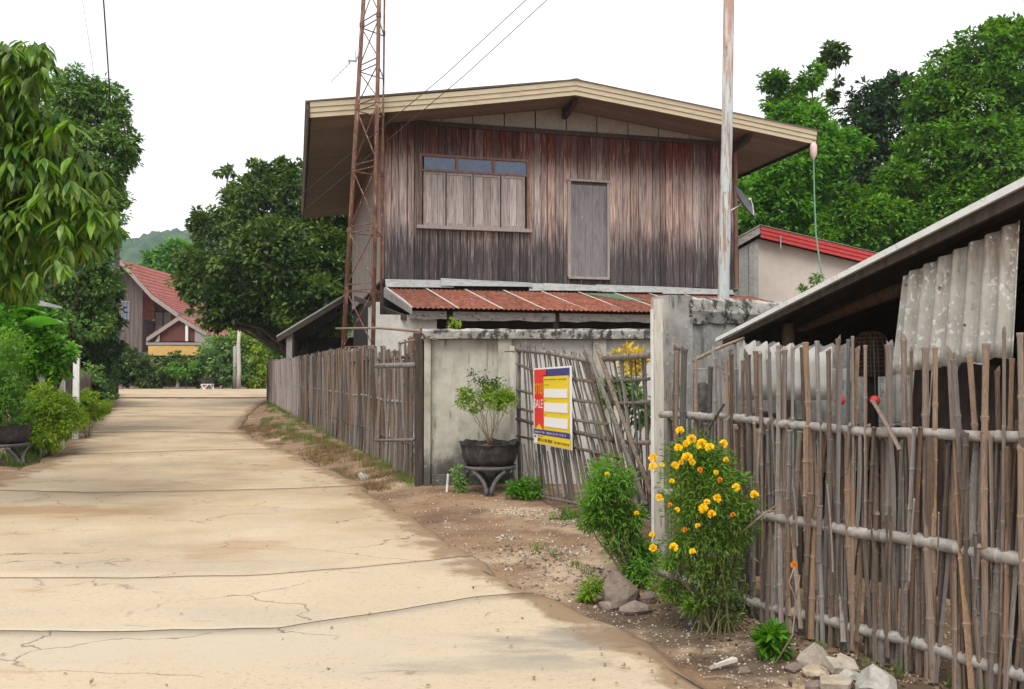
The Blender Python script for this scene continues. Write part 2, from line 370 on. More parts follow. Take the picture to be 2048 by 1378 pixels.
MT['road'] = mat('sandy_concrete', [(.30, .218, .128), (.39, .294, .18), (.45, .352, .238)], scale=(.6, .6, .6), nscale=1.0, detail=10, rough=.92, bump=.35, bdist=.006, lo=.35, hi=.65,
    layers=[dict(col=(.44, .36, .26), scale=(.5, .5, .5), grad=(1, 9.5, 5.0, 3.0), amt=.75),
            dict(col=(.24, .215, .18), scale=(.35, .9, 1), nsc=1.1, lo=.50, hi=.70, amt=.28),
            dict(col=(.38, .325, .26), scale=(.6, 1.6, 1), nsc=1.6, lo=.5, hi=.7, amt=.7),
            dict(col=(.30, .165, .07), scale=(.5, 1.3, 1), nsc=2.2, lo=.60, hi=.72, amt=.55),
            dict(col=(.56, .50, .41), scale=(1, 1, 1), nsc=90, lo=.54, hi=.66, amt=.4),
            dict(col=(.20, .14, .09), scale=(1, 1, 1), nsc=45, lo=.56, hi=.68, amt=.45),
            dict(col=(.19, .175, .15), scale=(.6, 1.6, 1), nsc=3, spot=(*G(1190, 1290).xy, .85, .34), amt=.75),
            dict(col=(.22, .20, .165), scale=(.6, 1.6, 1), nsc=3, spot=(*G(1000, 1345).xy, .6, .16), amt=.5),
            dict(col=(.27, .145, .06), scale=(.5, 1.6, 1), nsc=3, spot=(*G(60, 1030).xy, 1.7, .45), amt=.6),
            dict(col=(.27, .15, .07), scale=(.5, 1.6, 1), nsc=3, spot=(*G(440, 1110).xy, .6, .5), amt=.4),
            dict(col=(.27, .16, .08), scale=(.8, .8, 1), nsc=3, spot=(*G(600, 930).xy, 1.0, 1.5), amt=.45),
            dict(col=(.20, .125, .07), scale=(1, 1, 1), nsc=3.5, attr='dirt', amt=.85),
            dict(col=(.40, .35, .28), scale=(.8, .8, 1), nsc=3, spot=(*G(420, 1300).xy, 1.6, .5), amt=.5),
            dict(col=(.10, .075, .055), scale=(.55, .75, 1), type='crack', nsc=1.3, lo=.0, hi=.011, inv=True, amt=.8, mask=((.6, .6, .6), .44, .54, 1.4))])
MT['crackdirt'] = mat('crack_dirt', [(.035, .026, .018), (.07, .05, .035)], rough=1)
MT['tyre'] = mat('black_rubber', [(.022, .021, .021), (.05, .047, .045)], scale=(3, 3, 3), rough=.75, bump=.2, layers=[dict(col=(.13, .12, .105), scale=(3, 3, 3), lo=.5, hi=.75, amt=.5)])
MT['rubber_grey'] = mat('dusty_rubber_stand', [(.06, .06, .057), (.12, .115, .11)], scale=(3, 3, 3), rough=.8, layers=[dict(col=(.22, .19, .16), scale=(4, 4, 4), lo=.55, hi=.75, amt=.6)])
MT['fibre'] = mat('fibre_cement_sheet', [(.30, .29, .255), (.46, .445, .40)], scale=(1.2, 1.2, 1.2), rough=.85, bump=.3,
    layers=[dict(col=(.15, .09, .055), scale=(6, 6, 1), grad=(2, 1.9, 2.4, 1.0), amt=.75), dict(col=(.66, .65, .61), scale=(9, 9, 7), lo=.55, hi=.62, amt=.75, mask=((1, 1, 1), .42, .52)), dict(col=(.17, .17, .15), scale=(6, 6, 5), lo=.60, hi=.68, amt=.6)])
MT['fibre_pale'] = mat('pale_fibre_sheet', [(.30, .295, .27), (.42, .41, .385)], scale=(2, 2, 2), rough=.85, layers=[dict(col=(.25, .23, .20), scale=(5, 5, 2), lo=.55, hi=.72, amt=.5)])
MT['shedroof'] = mat('dark_shed_roof', [(.014, .013, .012), (.03, .028, .026)], scale=(2, 2, 2), rough=.9)
MT['drip'] = mat('pale_roof_edge', [(.52, .53, .51), (.62, .63, .61)], scale=(3, 3, 3), rough=.6, layers=[dict(col=(.28, .27, .25), scale=(6, 6, 6), lo=.56, hi=.68, amt=.5)])
MT['brownlog'] = mat('brown_log', [(.055, .032, .022), (.12, .08, .055)], scale=(6, 6, 1.5), rough=.85)
MT['red'] = mat('red_paint', [(.40, .03, .03), (.52, .06, .055)], scale=(2, 2, 2), rough=.6, layers=[dict(col=(.24, .03, .03), scale=(3, 3, 3), lo=.55, hi=.7, amt=.5)])
MT['redtile'] = mat('faded_red_tile', [(.17, .042, .035), (.26, .07, .055), (.32, .11, .085)], scale=(1.2, 1.2, .5), rough=.8, nscale=2, bump=.3)
MT['farwood'] = mat('far_house_plank', [(.09, .068, .062), (.17, .135, .125)], scale=(5, 5, .3), rough=.9, nscale=2)
MT['farred'] = mat('dark_red_wall', [(.10, .035, .03), (.15, .055, .045)], scale=(3, 3, .5), rough=.9)
MT['yellowfascia'] = mat('ochre_fascia', [(.50, .29, .09), (.62, .40, .14)], scale=(1, 1, 1), rough=.8)
MT['stone'] = mat('tan_stone', [(.28, .225, .165), (.42, .35, .27)], scale=(4, 4, 4), rough=.9, bump=.7, bdist=.02, rnd=.2, rhue=.3, layers=[dict(col=(.13, .10, .075), scale=(5, 5, 5), lo=.55, hi=.68, amt=.6)])
MT['stone_grey'] = mat('grey_cut_stone', [(.26, .25, .22), (.40, .385, .34)], scale=(4, 4, 4), rough=.85, bump=.5, rnd=.15, layers=[dict(col=(.14, .13, .12), scale=(3, 3, 3), lo=.5, hi=.68, amt=.5)])
MT['stone_brown'] = mat('brown_rock', [(.14, .105, .085), (.25, .20, .165)], scale=(4, 4, 4), rough=.95, bump=.7, bdist=.02, rnd=.2)
MT['gravel'] = mat('gravel', [(.2, .16, .12), (.4, .34, .28)], scale=(2, 2, 2), rough=.95, bump=0, island=.8, isl_cols=[(.14, .09, .06), (.30, .23, .16), (.52, .45, .36), (.22, .18, .15)])
MT['bark'] = mat('bark', [(.045, .034, .026), (.11, .09, .07)], scale=(5, 5, 1), rough=.95, bump=.6)
MT['stem'] = mat('green_brown_stem', [(.10, .10, .04), (.17, .15, .07)], scale=(5, 5, 5), rough=.8)
MT['drystem'] = mat('dry_stem', [(.17, .12, .08), (.30, .23, .16)], scale=(5, 5, 5), rough=.9)
MT['wire'] = mat('cable', [(.025, .025, .03), (.04, .04, .045)], rough=.6, bump=0)
MT['bluewire'] = mat('dark_blue_cable', [(.015, .025, .06), (.03, .05, .10)], rough=.5, bump=0)
MT['greenwire'] = mat('green_hose', [(.06, .14, .09), (.10, .20, .13)], scale=(5, 5, 5), rough=.6, bump=0)
MT['white'] = mat('white_paint', [(.60, .59, .56), (.72, .71, .68)], scale=(5, 5, 3), rough=.7, layers=[dict(col=(.28, .26, .23), scale=(8, 8, 3), lo=.56, hi=.7, amt=.6)])
MT['postwhite'] = mat('pale_wood_post', [(.38, .35, .30), (.54, .50, .44)], scale=(9, 9, 1), rough=.85, layers=[dict(col=(.16, .14, .12), scale=(12, 12, 1.5), lo=.56, hi=.68, amt=.7)])
MT['dish'] = mat('dark_dish_mesh', [(.07, .07, .08), (.11, .11, .125)], scale=(3, 3, 3), rough=.6)
MT['metal'] = mat('dull_aluminium', [(.32, .33, .34), (.42, .43, .44)], scale=(3, 3, 3), rough=.4, metallic=.6)
MT['pink'] = mat('pink_plastic', [(.62, .40, .38), (.72, .54, .52)], scale=(6, 6, 6), rough=.5)
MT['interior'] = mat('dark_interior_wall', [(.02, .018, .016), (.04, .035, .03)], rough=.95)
MT['greenbox'] = mat('green_plastic', [(.02, .09, .06), (.03, .12, .08)], rough=.5, bump=0)
MT['wicker'] = mat('brown_wicker', [(.10, .065, .045), (.20, .14, .10)], scale=(9, 9, 9), rough=.85)
MT['hill'] = mat('forested_hill', [(.010, .035, .018), (.03, .07, .03), (.06, .115, .045)], scale=(.05, .05, .05), nscale=4, detail=10, rough=1, bump=0)
MT['l_mango'] = leafmat('broad_leaf_green', [(.03, .09, .008), (.08, .19, .015), (.16, .28, .025), (.27, .32, .03), (.045, .12, .01)], trans=.35, rough=.5, spec=.3)
MT['l_dark'] = leafmat('dark_leaf', [(.008, .026, .005), (.018, .055, .009), (.04, .10, .016)], trans=.25)
MT['l_left'] = leafmat('mid_dark_leaf', [(.04, .11, .025), (.12, .25, .06), (.23, .37, .10)], trans=.25)
MT['l_mid'] = leafmat('mid_tree_leaf', [(.006, .024, .003), (.018, .06, .006), (.048, .11, .012), (.15, .23, .03)], trans=.25)
MT['l_bright'] = leafmat('bright_leaf', [(.018, .085, .005), (.085, .26, .012), (.15, .36, .02)], trans=.35)
MT['l_forest'] = leafmat('forest_leaf', [(.010, .05, .004), (.055, .17, .008), (.10, .25, .014), (.16, .33, .02)], trans=.3)
MT['l_yellowg'] = leafmat('yellow_green_leaf', [(.13, .25, .015), (.23, .36, .025), (.34, .44, .04)], trans=.35)
MT['l_marigold'] = leafmat('marigold_leaf', [(.045, .12, .010), (.10, .21, .02), (.17, .29, .03)], trans=.3)
MT['l_feather'] = leafmat('feathery_leaf', [(.06, .17, .018), (.11, .26, .03), (.17, .33, .045)], trans=.35)
MT['l_croton'] = leafmat('croton_leaf', [(.75, .50, .01), (.80, .60, .02), (.20, .26, .02), (.70, .42, .01)], trans=.3)
MT['l_banana'] = leafmat('banana_leaf', [(.08, .27, .03), (.12, .33, .05)], trans=.4, rough=.35, spec=.5)
MT['grass'] = leafmat('grass_blade', [(.06, .13, .02), (.11, .20, .03), (.17, .22, .05)], trans=.3)
MT['drygrass'] = leafmat('dry_grass_blade', [(.20, .11, .05), (.30, .18, .09), (.24, .19, .08), (.12, .13, .04)], trans=.2)
MT['litter'] = leafmat('dead_leaf_litter', [(.05, .032, .02), (.12, .08, .05), (.20, .14, .085)], trans=.0)
MT['petal'] = leafmat('yellow_petal', [(.90, .62, .005), (.92, .70, .01), (.88, .52, .005)], trans=.15)
MT['petal_orange'] = leafmat('orange_petal', [(.80, .30, .01), (.72, .22, .01)], trans=.15)
def flat(name, c, rough=.45):
    m = bpy.data.materials.new(name); m.use_nodes = True; b = m.node_tree.nodes['Principled BSDF']
    nz = m.node_tree.nodes.new('ShaderNodeTexNoise'); nz.inputs['Scale'].default_value = 12
    rr = m.node_tree.nodes.new('ShaderNodeMix'); rr.data_type = 'RGBA'
    rr.inputs['A'].default_value = (*[x*.93 for x in c], 1); rr.inputs['B'].default_value = (*c, 1)
    m.node_tree.links.new(nz.outputs['Fac'], rr.inputs['Factor']); m.node_tree.links.new(rr.outputs['Result'], b.inputs['Base Color'])
    b.inputs['Roughness'].default_value = rough; return m
MT['s_white'] = flat('sign_white', (.80, .80, .80)); MT['s_yellow'] = flat('sign_yellow', (.80, .58, .01)); MT['s_red'] = flat('sign_red', (.70, .012, .012))
MT['s_navy'] = flat('sign_navy', (.03, .025, .19)); MT['s_black'] = flat('sign_black', (.03, .025, .02)); MT['s_orange'] = flat('sign_orange', (.85, .42, .01)); MT['s_pale'] = flat('sign_pale', (.42, .42, .62))

# ================================================================== GROUND
ROAD_Z = 0.045
def to_curve(px):
    pts = [G(u, v, ROAD_Z) for u, v in px]; pts.sort(key=lambda p: p.y)
    return np.array([p.y for p in pts]), np.array([p.x for p in pts])
RY, RX = to_curve([(540, 797), (512, 815), (492, 835), (480, 858), (520, 880), (592, 906), (645, 932), (700, 955), (735, 972), (762, 1000), (838, 1038), (900, 1090), (1000, 1140), (1065, 1172), (1160, 1217), (1235, 1247), (1305, 1287), (1400, 1337), (1500, 1392), (1650, 1480)])
LY, LX = to_curve([(236, 790), (222, 806), (195, 832), (150, 868), (110, 900), (70, 928), (10, 950), (-120, 985)])
RY = np.concatenate([[-8, 1.5], RY]); RX = np.concatenate([[6.5, 3.2], RX])
LY = np.concatenate([[-8, 7.0], LY]); LX = np.concatenate([[-6.5, -6.2], LX])
def xr(y): return np.interp(y, RY, RX)
def xl(y): return np.interp(y, LY, LX)
# foot line of the long bamboo fence on the left of the wall
FA = G(845, 966, .10); FB = G(538, 801, .12)
def gz_np(x, y):
    z = 0.0083*np.clip(y-30, 0, 50) + 0.0
    d = x - xr(y)
    ver = np.clip(d/0.9, 0, 1); ver = ver*ver*(3-2*ver)
    amt = np.clip((y-8.5)/2.5, 0, 1)
    z = z + ver*(0.02 + 0.09*amt)
    d2 = xl(y) - x; v2 = np.clip(d2/0.8, 0, 1); z = z + v2*v2*0.06
    near = np.exp(-((np.maximum(y-30, 0))/40)**2)
    off = np.clip(np.maximum(d, d2)/.25, 0, 1)
    z = z + off*near*(0.05*(fbm(x*1.3, y*1.3, 4, 3)-.5) + 0.02*(fbm(x*7, y*7, 3, 9)-.5))
    return z
def gz(x, y): return float(gz_np(np.array([x], float), np.array([y], float))[0])
def on_ground(u, v):
    p = G(u, v, 0)
    for _ in range(4):
        zz = gz(p.x, p.y); d = ray(u, v); p = EYE + d*((zz-EYE.z)/d.z)
    return p

gx = np.unique(np.round(np.concatenate([np.linspace(-1500, -60, 30), np.arange(-60, -14, 1.5), np.arange(-14, -3, .3), np.arange(-3, 5, .06), np.arange(5, 14, .4), np.arange(14, 60, 2.5), np.linspace(60, 1500, 30)]), 3))
gy = np.unique(np.round(np.concatenate([np.linspace(-400, -12, 12), np.arange(-12, 2, .8), np.arange(2, 14, .06), np.arange(14, 30, .3), np.arange(30, 90, 1.2), np.linspace(90, 1800, 30)]), 3))
GX, GY = np.meshgrid(gx, gy)
GZ = gz_np(GX.ravel(), GY.ravel())
nx, ny = len(gx), len(gy)
ii = (np.arange(ny-1)[:, None]*nx + np.arange(nx-1)[None, :]).ravel()
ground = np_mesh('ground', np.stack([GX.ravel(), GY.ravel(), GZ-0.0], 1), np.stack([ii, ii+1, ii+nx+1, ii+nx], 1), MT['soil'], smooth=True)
tag(ground, kind='structure')

# ------------------------------------------------------------------ road slabs
road = bpy.data.objects.new('road', None); COL.objects.link(road); tag(road, kind='structure')
def joint(px):
    pts = [G(u, v, ROAD_Z) for u, v in px]; pts.sort(key=lambda p: p.x)
    X = np.array([p.x for p in pts]); Y = np.array([p.y for p in pts])
    return lambda x: np.interp(x, X, Y)
joints = [lambda x: np.full_like(x, -8.0), lambda x: np.full_like(x, -2.5) - .03*x, lambda x: np.full_like(x, 1.2) - .03*x,
          joint([(-700, 1240), (0, 1262), (330, 1262), (560, 1256), (800, 1218), (950, 1192), (1120, 1180)]),
          joint([(-600, 1150), (0, 1155), (250, 1156), (520, 1149), (700, 1136), (880, 1118), (930, 1110)]),
          joint([(-300, 985), (0, 980), (180, 984), (400, 982), (600, 976), (760, 968)]),
          joint([(60, 908), (160, 908), (340, 902), (480, 898), (560, 897)]),
          joint([(150, 865), (300, 862), (520, 866)]),
          joint([(190, 832), (350, 832), (500, 832)]),
          joint([(215, 812), (380, 812), (530, 812)]),
          joint([(230, 797), (380, 798), (560, 798)])]
for k in range(len(joints)-1):
    j0, j1 = joints[k], joints[k+1]
    nu, nv = (150, 26) if 1 < k < 6 else (60, 12)
    us = np.linspace(0, 1, nu+1); vs = np.linspace(0, 1, nv+1)
    V = np.zeros((nv+1, nu+1, 3))
    ya0 = float(j0(np.array([-3.0]))[0]); ya1 = float(j1(np.array([-3.0]))[0])
    x0a = np.interp(ya0, LY, LX); x0b = np.interp(ya1, LY, LX)
    for it, v in enumerate(vs):
        yy = np.full(nu+1, ya0+(ya1-ya0)*v)
        for _ in range(5):
            L_, R_ = np.interp(yy, LY, LX), np.interp(yy, RY, RX)
            xx = L_ + (R_-L_)*us
            c0 = j0(xx) + 0.09*(fbm(xx*2.6, xx*0+k*7.1, 5, 5)-.5); c1 = j1(xx) + 0.09*(fbm(xx*2.6, xx*0+(k+1)*7.1, 5, 5)-.5)
            g = (0, .008, .008, .007, .008, .022, .022, .03, .04, .04, .04)[k]
            yy = (c0+g) + (c1-c0-2*g)*v
        edge = np.clip((us-.93)/.07, 0, 1)
        xx = xx + (us > .985)*0.26*(fbm(yy*2.8, yy*0+3, 5, 21)-.5) + (us < .015)*0.2*(fbm(yy*2, yy*0+9, 3, 22)-.5)
        V[it, :, 0] = xx; V[it, :, 1] = yy
        V[it, :, 2] = ROAD_Z + 0.0083*np.clip(yy-30, 0, 50) + 0.010*(fbm(xx*.5, yy*.5, 2, 31)-.5) - 0.03*np.clip((us-.985)/.015, 0, 1)
        top = V.reshape(-1, 3); n = nu+1
    ii = (np.arange(nv)[:, None]*n + np.arange(nu)[None, :]).ravel()
    F = [np.stack([ii, ii+1, ii+n+1, ii+n], 1)]
    rim = list(range(nu+1)) + [j*n+nu for j in range(1, nv+1)] + [nv*n+i for i in range(nu-1, -1, -1)] + [j*n for j in range(nv-1, 0, -1)]
    rv = top[rim].copy(); rv[:, 2] -= 0.12
    b = len(top); m = len(rim); r = np.array(rim); q = np.arange(m)
    F.append(np.stack([b+q, b+(q+1) % m, r[(q+1) % m], r], 1))
    so_ = np_mesh('slab', np.concatenate([top, rv]), np.concatenate(F), MT['road'], road, smooth=False)
    dist = ((1-us)[None, :]*(np.interp(V[:, :, 1], RY, RX)-np.interp(V[:, :, 1], LY, LX)))
    dist2 = (us[None, :]*(np.interp(V[:, :, 1], RY, RX)-np.interp(V[:, :, 1], LY, LX)))
    dv = np.maximum(np.clip(1-dist/.55, 0, 1), np.clip(1-dist2/.8, 0, 1)).ravel(); dv = np.concatenate([dv, np.ones(len(rv))])
    at_ = so_.data.attributes.new('dirt', 'FLOAT', 'POINT'); at_.data.foreach_set('value', dv.astype(np.float32))
    so_.data.materials.append(MT['crackdirt']); mi = np.zeros(len(so_.data.polygons), dtype=np.int32); mi[nu*nv:] = 1; so_.data.polygons.foreach_set('material_index', mi)
# the lane that crosses at the far end
cr = MB()
cr.grid(lambda a, b: (-75+a*90, 45.4+b*12.5, 0.0083*max(0, 45.4+b*12.5-30) + min(.125, .04+.5*b)), 40, 24)
crs = cr.build('cross_lane', MT['road']); tag(crs, kind='structure')

# ------------------------------------------------------------------ hill
def hill_pt(a, b):
    x = -420 + a*900; y = 330 + b*260
    prof = math.exp(-((x+175)/110)**2)*60 + math.exp(-((x+20)/150)**2)*40 + math.exp(-((x-250)/160)**2)*45
    s = math.sin(min(1, b*1.25)*math.pi)**.8
    return x, y, prof*s
ha = np.linspace(0, 1, 361); hb = np.linspace(0, 1, 91)
HA, HB = np.meshgrid(ha, hb); HX = -420+HA*900; HY = 330+HB*260
prof = np.exp(-((HX+168)/100)**2)*58 + np.exp(-((HX+20)/150)**2)*38 + np.exp(-((HX-250)/160)**2)*40
HZ = prof*np.sin(np.minimum(1, HB*1.2)*math.pi).clip(0)**.8
bump_ = fbm(HX*.05, HY*.05, 3, 4)*10*(HZ > 3) + (fbm(HX*.22, HY*.22, 4, 8))*13*(HZ > 3)
HZ = HZ + bump_ - 13
n = 361; ii = (np.arange(90)[:, None]*n + np.arange(360)[None, :]).ravel()
hill = np_mesh('hill', np.stack([HX.ravel(), HY.ravel(), HZ.ravel()], 1), np.stack([ii, ii+1, ii+n+1, ii+n], 1), MT['hill'], smooth=False)
tag(hill, kind='structure')

# ================================================================== TIMBER HOUSE
S = 1.12
HANG = math.atan(.248)
HO = Vector((-2.65*S - .0, 18*S, 0))
house = thing('timber_house', 'two storey weathered plank house with wide beige eaved roof behind the walls', 'house', HO, HANG)
HX_, HN_ = Vector((math.cos(HANG), math.sin(HANG), 0)), Vector((-math.sin(HANG), math.cos(HANG), 0))
def hloc(p): d = p - HO; return Vector((d.dot(HX_), d.dot(HN_), d.z))
def hpx(u, v, y=0.0): return hloc(on_plane(u, v, HO + HN_*y, HN_))
def wpt(x, y, z): return HO + HX_*x + HN_*y + Vector((0, 0, z))
W = hpx(1467, 400).x           # width of front wall
Z0, Z1 = 3.63, 7.36            # upper storey boards
DEP = 11.0
a = hpx(838, 308); b = hpx(1057, 462); win = (a.x, b.x, b.z, a.z)
a = hpx(1134, 360); b = hpx(1218, 556); dor = (a.x, b.x, b.z, a.z)
x = 0.0; rr = random.Random(3)
while x < W - .03:
    w = min(rr.uniform(.155, .215), W - x)
    xm = x + w/2
    spans = [(Z0 - rr.uniform(0, .05), Z1)]
    for o in (win, dor):
        if o[0] < xm < o[1]:
            spans = [s for a0, a1 in spans for s in ((a0, min(a1, o[2])), (max(a0, o[3]), a1)) if s[1]-s[0] > .02]
    yo = rr.uniform(-.012, .0); tilt = rr.uniform(-.006, .006)
    for z0, z1 in spans:
        m = MB(); g = rr.uniform(.004, .012)
        m.hexa([(x+g, yo, z0), (x+w-g, yo+tilt, z0), (x+w-g, yo+.022, z0), (x+g, yo+.022, z0), (x+g, yo, z1), (x+w-g, yo+tilt, z1), (x+w-g, yo+.022, z1), (x+g, yo+.022, z1)])
        m.build('plank', MT['plank'], house)
    x += w
# dark backing, other walls
m = MB(); m.box(.03, W-.03, .03, .08, Z0+.02, Z1); m.box(W-.08, W, .03, DEP, Z0, Z1+.05); m.box(.02, W-.02, DEP-.06, DEP, Z0, Z1+.05)
m.build('backing_wall', MT['darkwood'], house)
m = MB(); y = .02
while y < DEP:
    w = rr.uniform(.17, .26); o = rr.uniform(0, .02); m.box(-.02-o, .01-o+.0, y+.004, min(y+w-.004, DEP), Z0-rr.uniform(0, .04), Z1+.05); y += w
tag(m.build('side_boards', MT['plank_side'], house), kind='stuff')
m = MB(); m.box(-.09, -.001, -.06, .03, Z0, Z1); m.box(W+.001, W+.09, -.06, .03, Z0, Z1); m.build('corner_board', MT['frame_red'], house)
m = MB(); m.box(-.1, W+.1, -.055, -.016, Z1-.09, Z1+.02); m.build('top_beam', MT['darkwood'], house)
# window
wf = MB(); x0, x1, z0, z1 = win; fw_ = .055; zt = hpx(940, 347).z
wf.box(x0, x0+fw_, -.075, -.014, z0, z1); wf.box(x1-fw_, x1, -.075, -.014, z0, z1); wf.box(x0+fw_, x1-fw_, -.075, -.014, z1-fw_, z1)
wf.box(x0+fw_, x1-fw_, -.078, -.014, zt-.02, zt+.025)
tx = [hpx(u, 330).x for u in (846, 913, 986, 1054)]
for q in tx[1:3]: wf.box(q-.03, q+.03, -.073, -.014, zt+.025, z1-fw_)
frame = wf.build('window_frame', MT['frame_red'], house)
m = MB(); m.box(x0-.06, x1+.06, -.13, -.012, z0-.05, z0+.03); m.build('window_sill', MT['frame_grey'], house)
for i in range(3):
    m = MB(); m.box(tx[i]+.02, tx[i+1]-.02, -.035, -.02, zt+.022, z1-fw_+.003); m.build('pane', MT['pane'], frame)
sx = [hpx(u, 400).x for u in (845, 891, 945, 1000, 1049)]
for i in range(4):
    sa, sb = sx[i]+.013, sx[i+1]-.013; yo = -.055 - .012*(i % 2)
    sz0, sz1 = z0+.035, zt-.03
    m = MB(); m.box(sa, sa+.045, yo-.018, yo+.01, sz0, sz1); m.box(sb-.045, sb, yo-.018, yo+.01, sz0, sz1)
    m.box(sa+.045, sb-.045, yo-.016, yo+.01, sz1-.05, sz1); m.box(sa+.045, sb-.045, yo-.016, yo+.01, sz0, sz0+.06)
    sh = m.build('shutter', MT['frame_grey'], house)
    n_ = 3; ww = (sb-sa-.09)/n_
    for k in range(n_):
        m = MB(); m.box(sa+.045+k*ww+.003, sa+.045+(k+1)*ww-.003, yo+.001*k, yo+.016, sz0+.05, sz1-.04); m.build('board', MT['shutter'], sh)
# door
x0, x1, z0, z1 = dor
m = MB(); m.box(x0, x0+.085, -.06, -.014, z0, z1-.03); m.box(x1-.06, x1, -.06, -.014, z0, z1-.03); m.box(x0-.03, x1+.03, -.075, -.014, z1-.028, z1+.025)
m.box(x0+.02, x1-.02, -.09, -.012, z0-.05, z0+.012)
m.build('door_frame', MT['frame_grey'], house)
m = MB(); m.box(x0+.09, x1-.065, -.02, .0, z0+.02, z1-.035); dr = m.build('door', MT['darkwood'], house)
nn = 5; ww = (x1-x0-.16)/nn
for k in range(nn):
    m = MB(); m.box(x0+.092+k*ww+.002, x0+.092+(k+1)*ww-.002, -.034-.003*(k % 2), -.0205, z0+.02, z1-.11); m.build('board', MT['door'], dr)
m = MB(); m.box(x0+.36, x0+.39, -.052, -.038, z0+1.45, z0+1.48); m.build('latch', MT['metal'], dr)

# roof
YF = -1.34
def rpx(u, v): return hpx(u, v, YF)
LC, RC, PK = rpx(620, 206), rpx(1634, 264), rpx(1152, 163)
RCb = rpx(1634, 282)
print('roof', LC, RC, PK, 'W', W)
YB = DEP + .9
zl, zr, zp = LC.z, RC.z, PK.z
xl_, xr_, xp = LC.x, RC.x, PK.x
FH = .33
def edge(s, t, dz):      # s: -1 left half, 1 right half ; t 0 at ridge, 1 at eave
    if s < 0: return xp+(xl_-xp)*t, zp+(zl-zp)*t+dz
    return xp+(xr_-xp)*t, zp+(zr-zp)*t+dz
for s in (-1, 1):
    # stacked fascia boards with a step between them, gently sagging
    for i, (d0, d1, yo) in enumerate(((-.02, .085, 0), (.09, .195, .02), (.20, .30, .04))):
        m = MB(); n = 10
        for k in range(n):
            ta, tb = k/n, (k+1)/n
            sag = lambda t: -.03*math.sin(t*math.pi) * (1 if s < 0 else -.6)
            xa, za = edge(s, ta, sag(ta)); xb, zb = edge(s, tb, sag(tb))
            if s > 0: pass
            pts = [(xa, YF+yo, za-d1), (xb, YF+yo, zb-d1), (xb, YF+yo+.03, zb-d1), (xa, YF+yo+.03, za-d1), (xa, YF+yo, za-d0), (xb, YF+yo, zb-d0), (xb, YF+yo+.03, zb-d0), (xa, YF+yo+.03, za-d0)]
            if s < 0: pts = [pts[i_] for i_ in (1, 0, 3, 2, 5, 4, 7, 6)]
            m.hexa(pts)
        m.build('fascia_board', MT['fascia'], house)
    # roof covering: corrugated sheets, ribs run down the slope
    ns = 7
    for q in range(ns):
        ya, yb = YF-.04+(YB-YF+.04)*q/ns, YF-.04+(YB-YF+.04)*(q+1)/ns+.03
        def fn(a_, b_, s=s, ya=ya, yb=yb, q=q):
            y = ya+(yb-ya)*a_; t = -.003+b_*1.02; X, Z = edge(s, t, .035)
            return (X, y, Z + .018*math.sin(y*2*math.pi/.18) + .004*q % .008 + .0)
        m = MB(); m.grid(fn, 36, 3)
        m.build('roof_sheet', MT['roof_grey'], house)
    # soffit boards
    y = YF+.05
    while y < YB-.1:
        w = .30; y2 = min(y+w, YB)
        lim = 1.0
        wx = -.03 if s < 0 else W+.03
        t_in = 0.0 if y < -.02 else ((wx-xp)/((xl_ if s < 0 else xr_)-xp))
        yy2 = y2-.012
        if y < -.02 and y2 > -.02: yy2 = -.02-.003; y2 = -.02
        xa, za = edge(s, t_in, -.235); xb, zb = edge(s, .995, -.235)
        pts = [(xa, y, za), (xb, y, zb), (xb, yy2, zb), (xa, yy2, za), (xa, y, za+.02), (xb, y, zb+.02), (xb, yy2, zb+.02), (xa, yy2, za+.02)]
        if s < 0: pts = [pts[i_] for i_ in (1, 0, 3, 2, 5, 4, 7, 6)]
        m = MB(); m.hexa(pts); m.build('soffit_board', MT['soffit'], house)
        y = y2
    # eave board along the side
    X, Z = edge(s, 1.0, 0)
    m = MB(); m.box(min(X, X+.03*s), max(X, X+.03*s), YF+.002, YB, Z-.30, Z+.0); m.build('eave_board', MT['darkwood'], house)
    m = MB(); m.box(min(X+.031*s, X+.06*s), max(X+.031*s, X+.06*s), YF+.1, YB, Z-.10, Z+.0); m.build('gutter_strip', MT['roof_grey'], house)
m = MB(); m.slab([(xp-.12, YF-.05, zp+.035), (xp, YF-.05, zp+.075), (xp+.12, YF-.05, zp+.035), (xp, YF-.05, zp+.05)], (0, YB-YF, 0)); m.build('ridge_cap', MT['roof_grey'], house)
# gable panels between top beam and soffit
us = [700, 760, 822, 883, 945, 1008, 1070, 1132, 1193, 1255, 1316, 1378, 1440, 1475]
for i in range(len(us)-1):
    xa = max(.02, hpx(us[i], 250).x); xb = min(W-.02, hpx(us[i+1], 250).x)
    if xb-xa < .05: continue
    def topz(x_):
        s = -1 if x_ < xp else 1; t = (x_-xp)/((xl_ if s < 0 else xr_)-xp); return edge(s, t, -.245)[1]
    zb_ = Z1+.022
    pts = [(xa+.014, -.03, zb_), (xb-.014, -.03, zb_), (xb-.014, -.03, max(zb_+.01, topz(xb-.014)))]
    if xa < xp < xb: pts.append((xp, -.03, topz(xp)))
    pts.append((xa+.014, -.03, max(zb_+.01, topz(xa+.014))))
    m = MB(); m.slab(pts, (0, .02, 0)); m.build('gable_panel', MT['gable'], house)
for u in (770, 1145, 1490):
    c = hpx(u, 205, -.7).x if u < 1400 else hpx(1490, 262, -.7).x
    s = -1 if c < xp else 1; t = (c-xp)/((xl_ if s < 0 else xr_)-xp); Zc = edge(s, t, -.245)[1]
    m2 = MB(); m2.slab([(c-.06, -1.0, Zc), (c-.06, -.8, Zc-.16), (c-.06, -.05, Zc-.24), (c-.06, -.05, Zc)], (.12, 0, 0)); m2.build('purlin_end', MT['darkwood'], house)

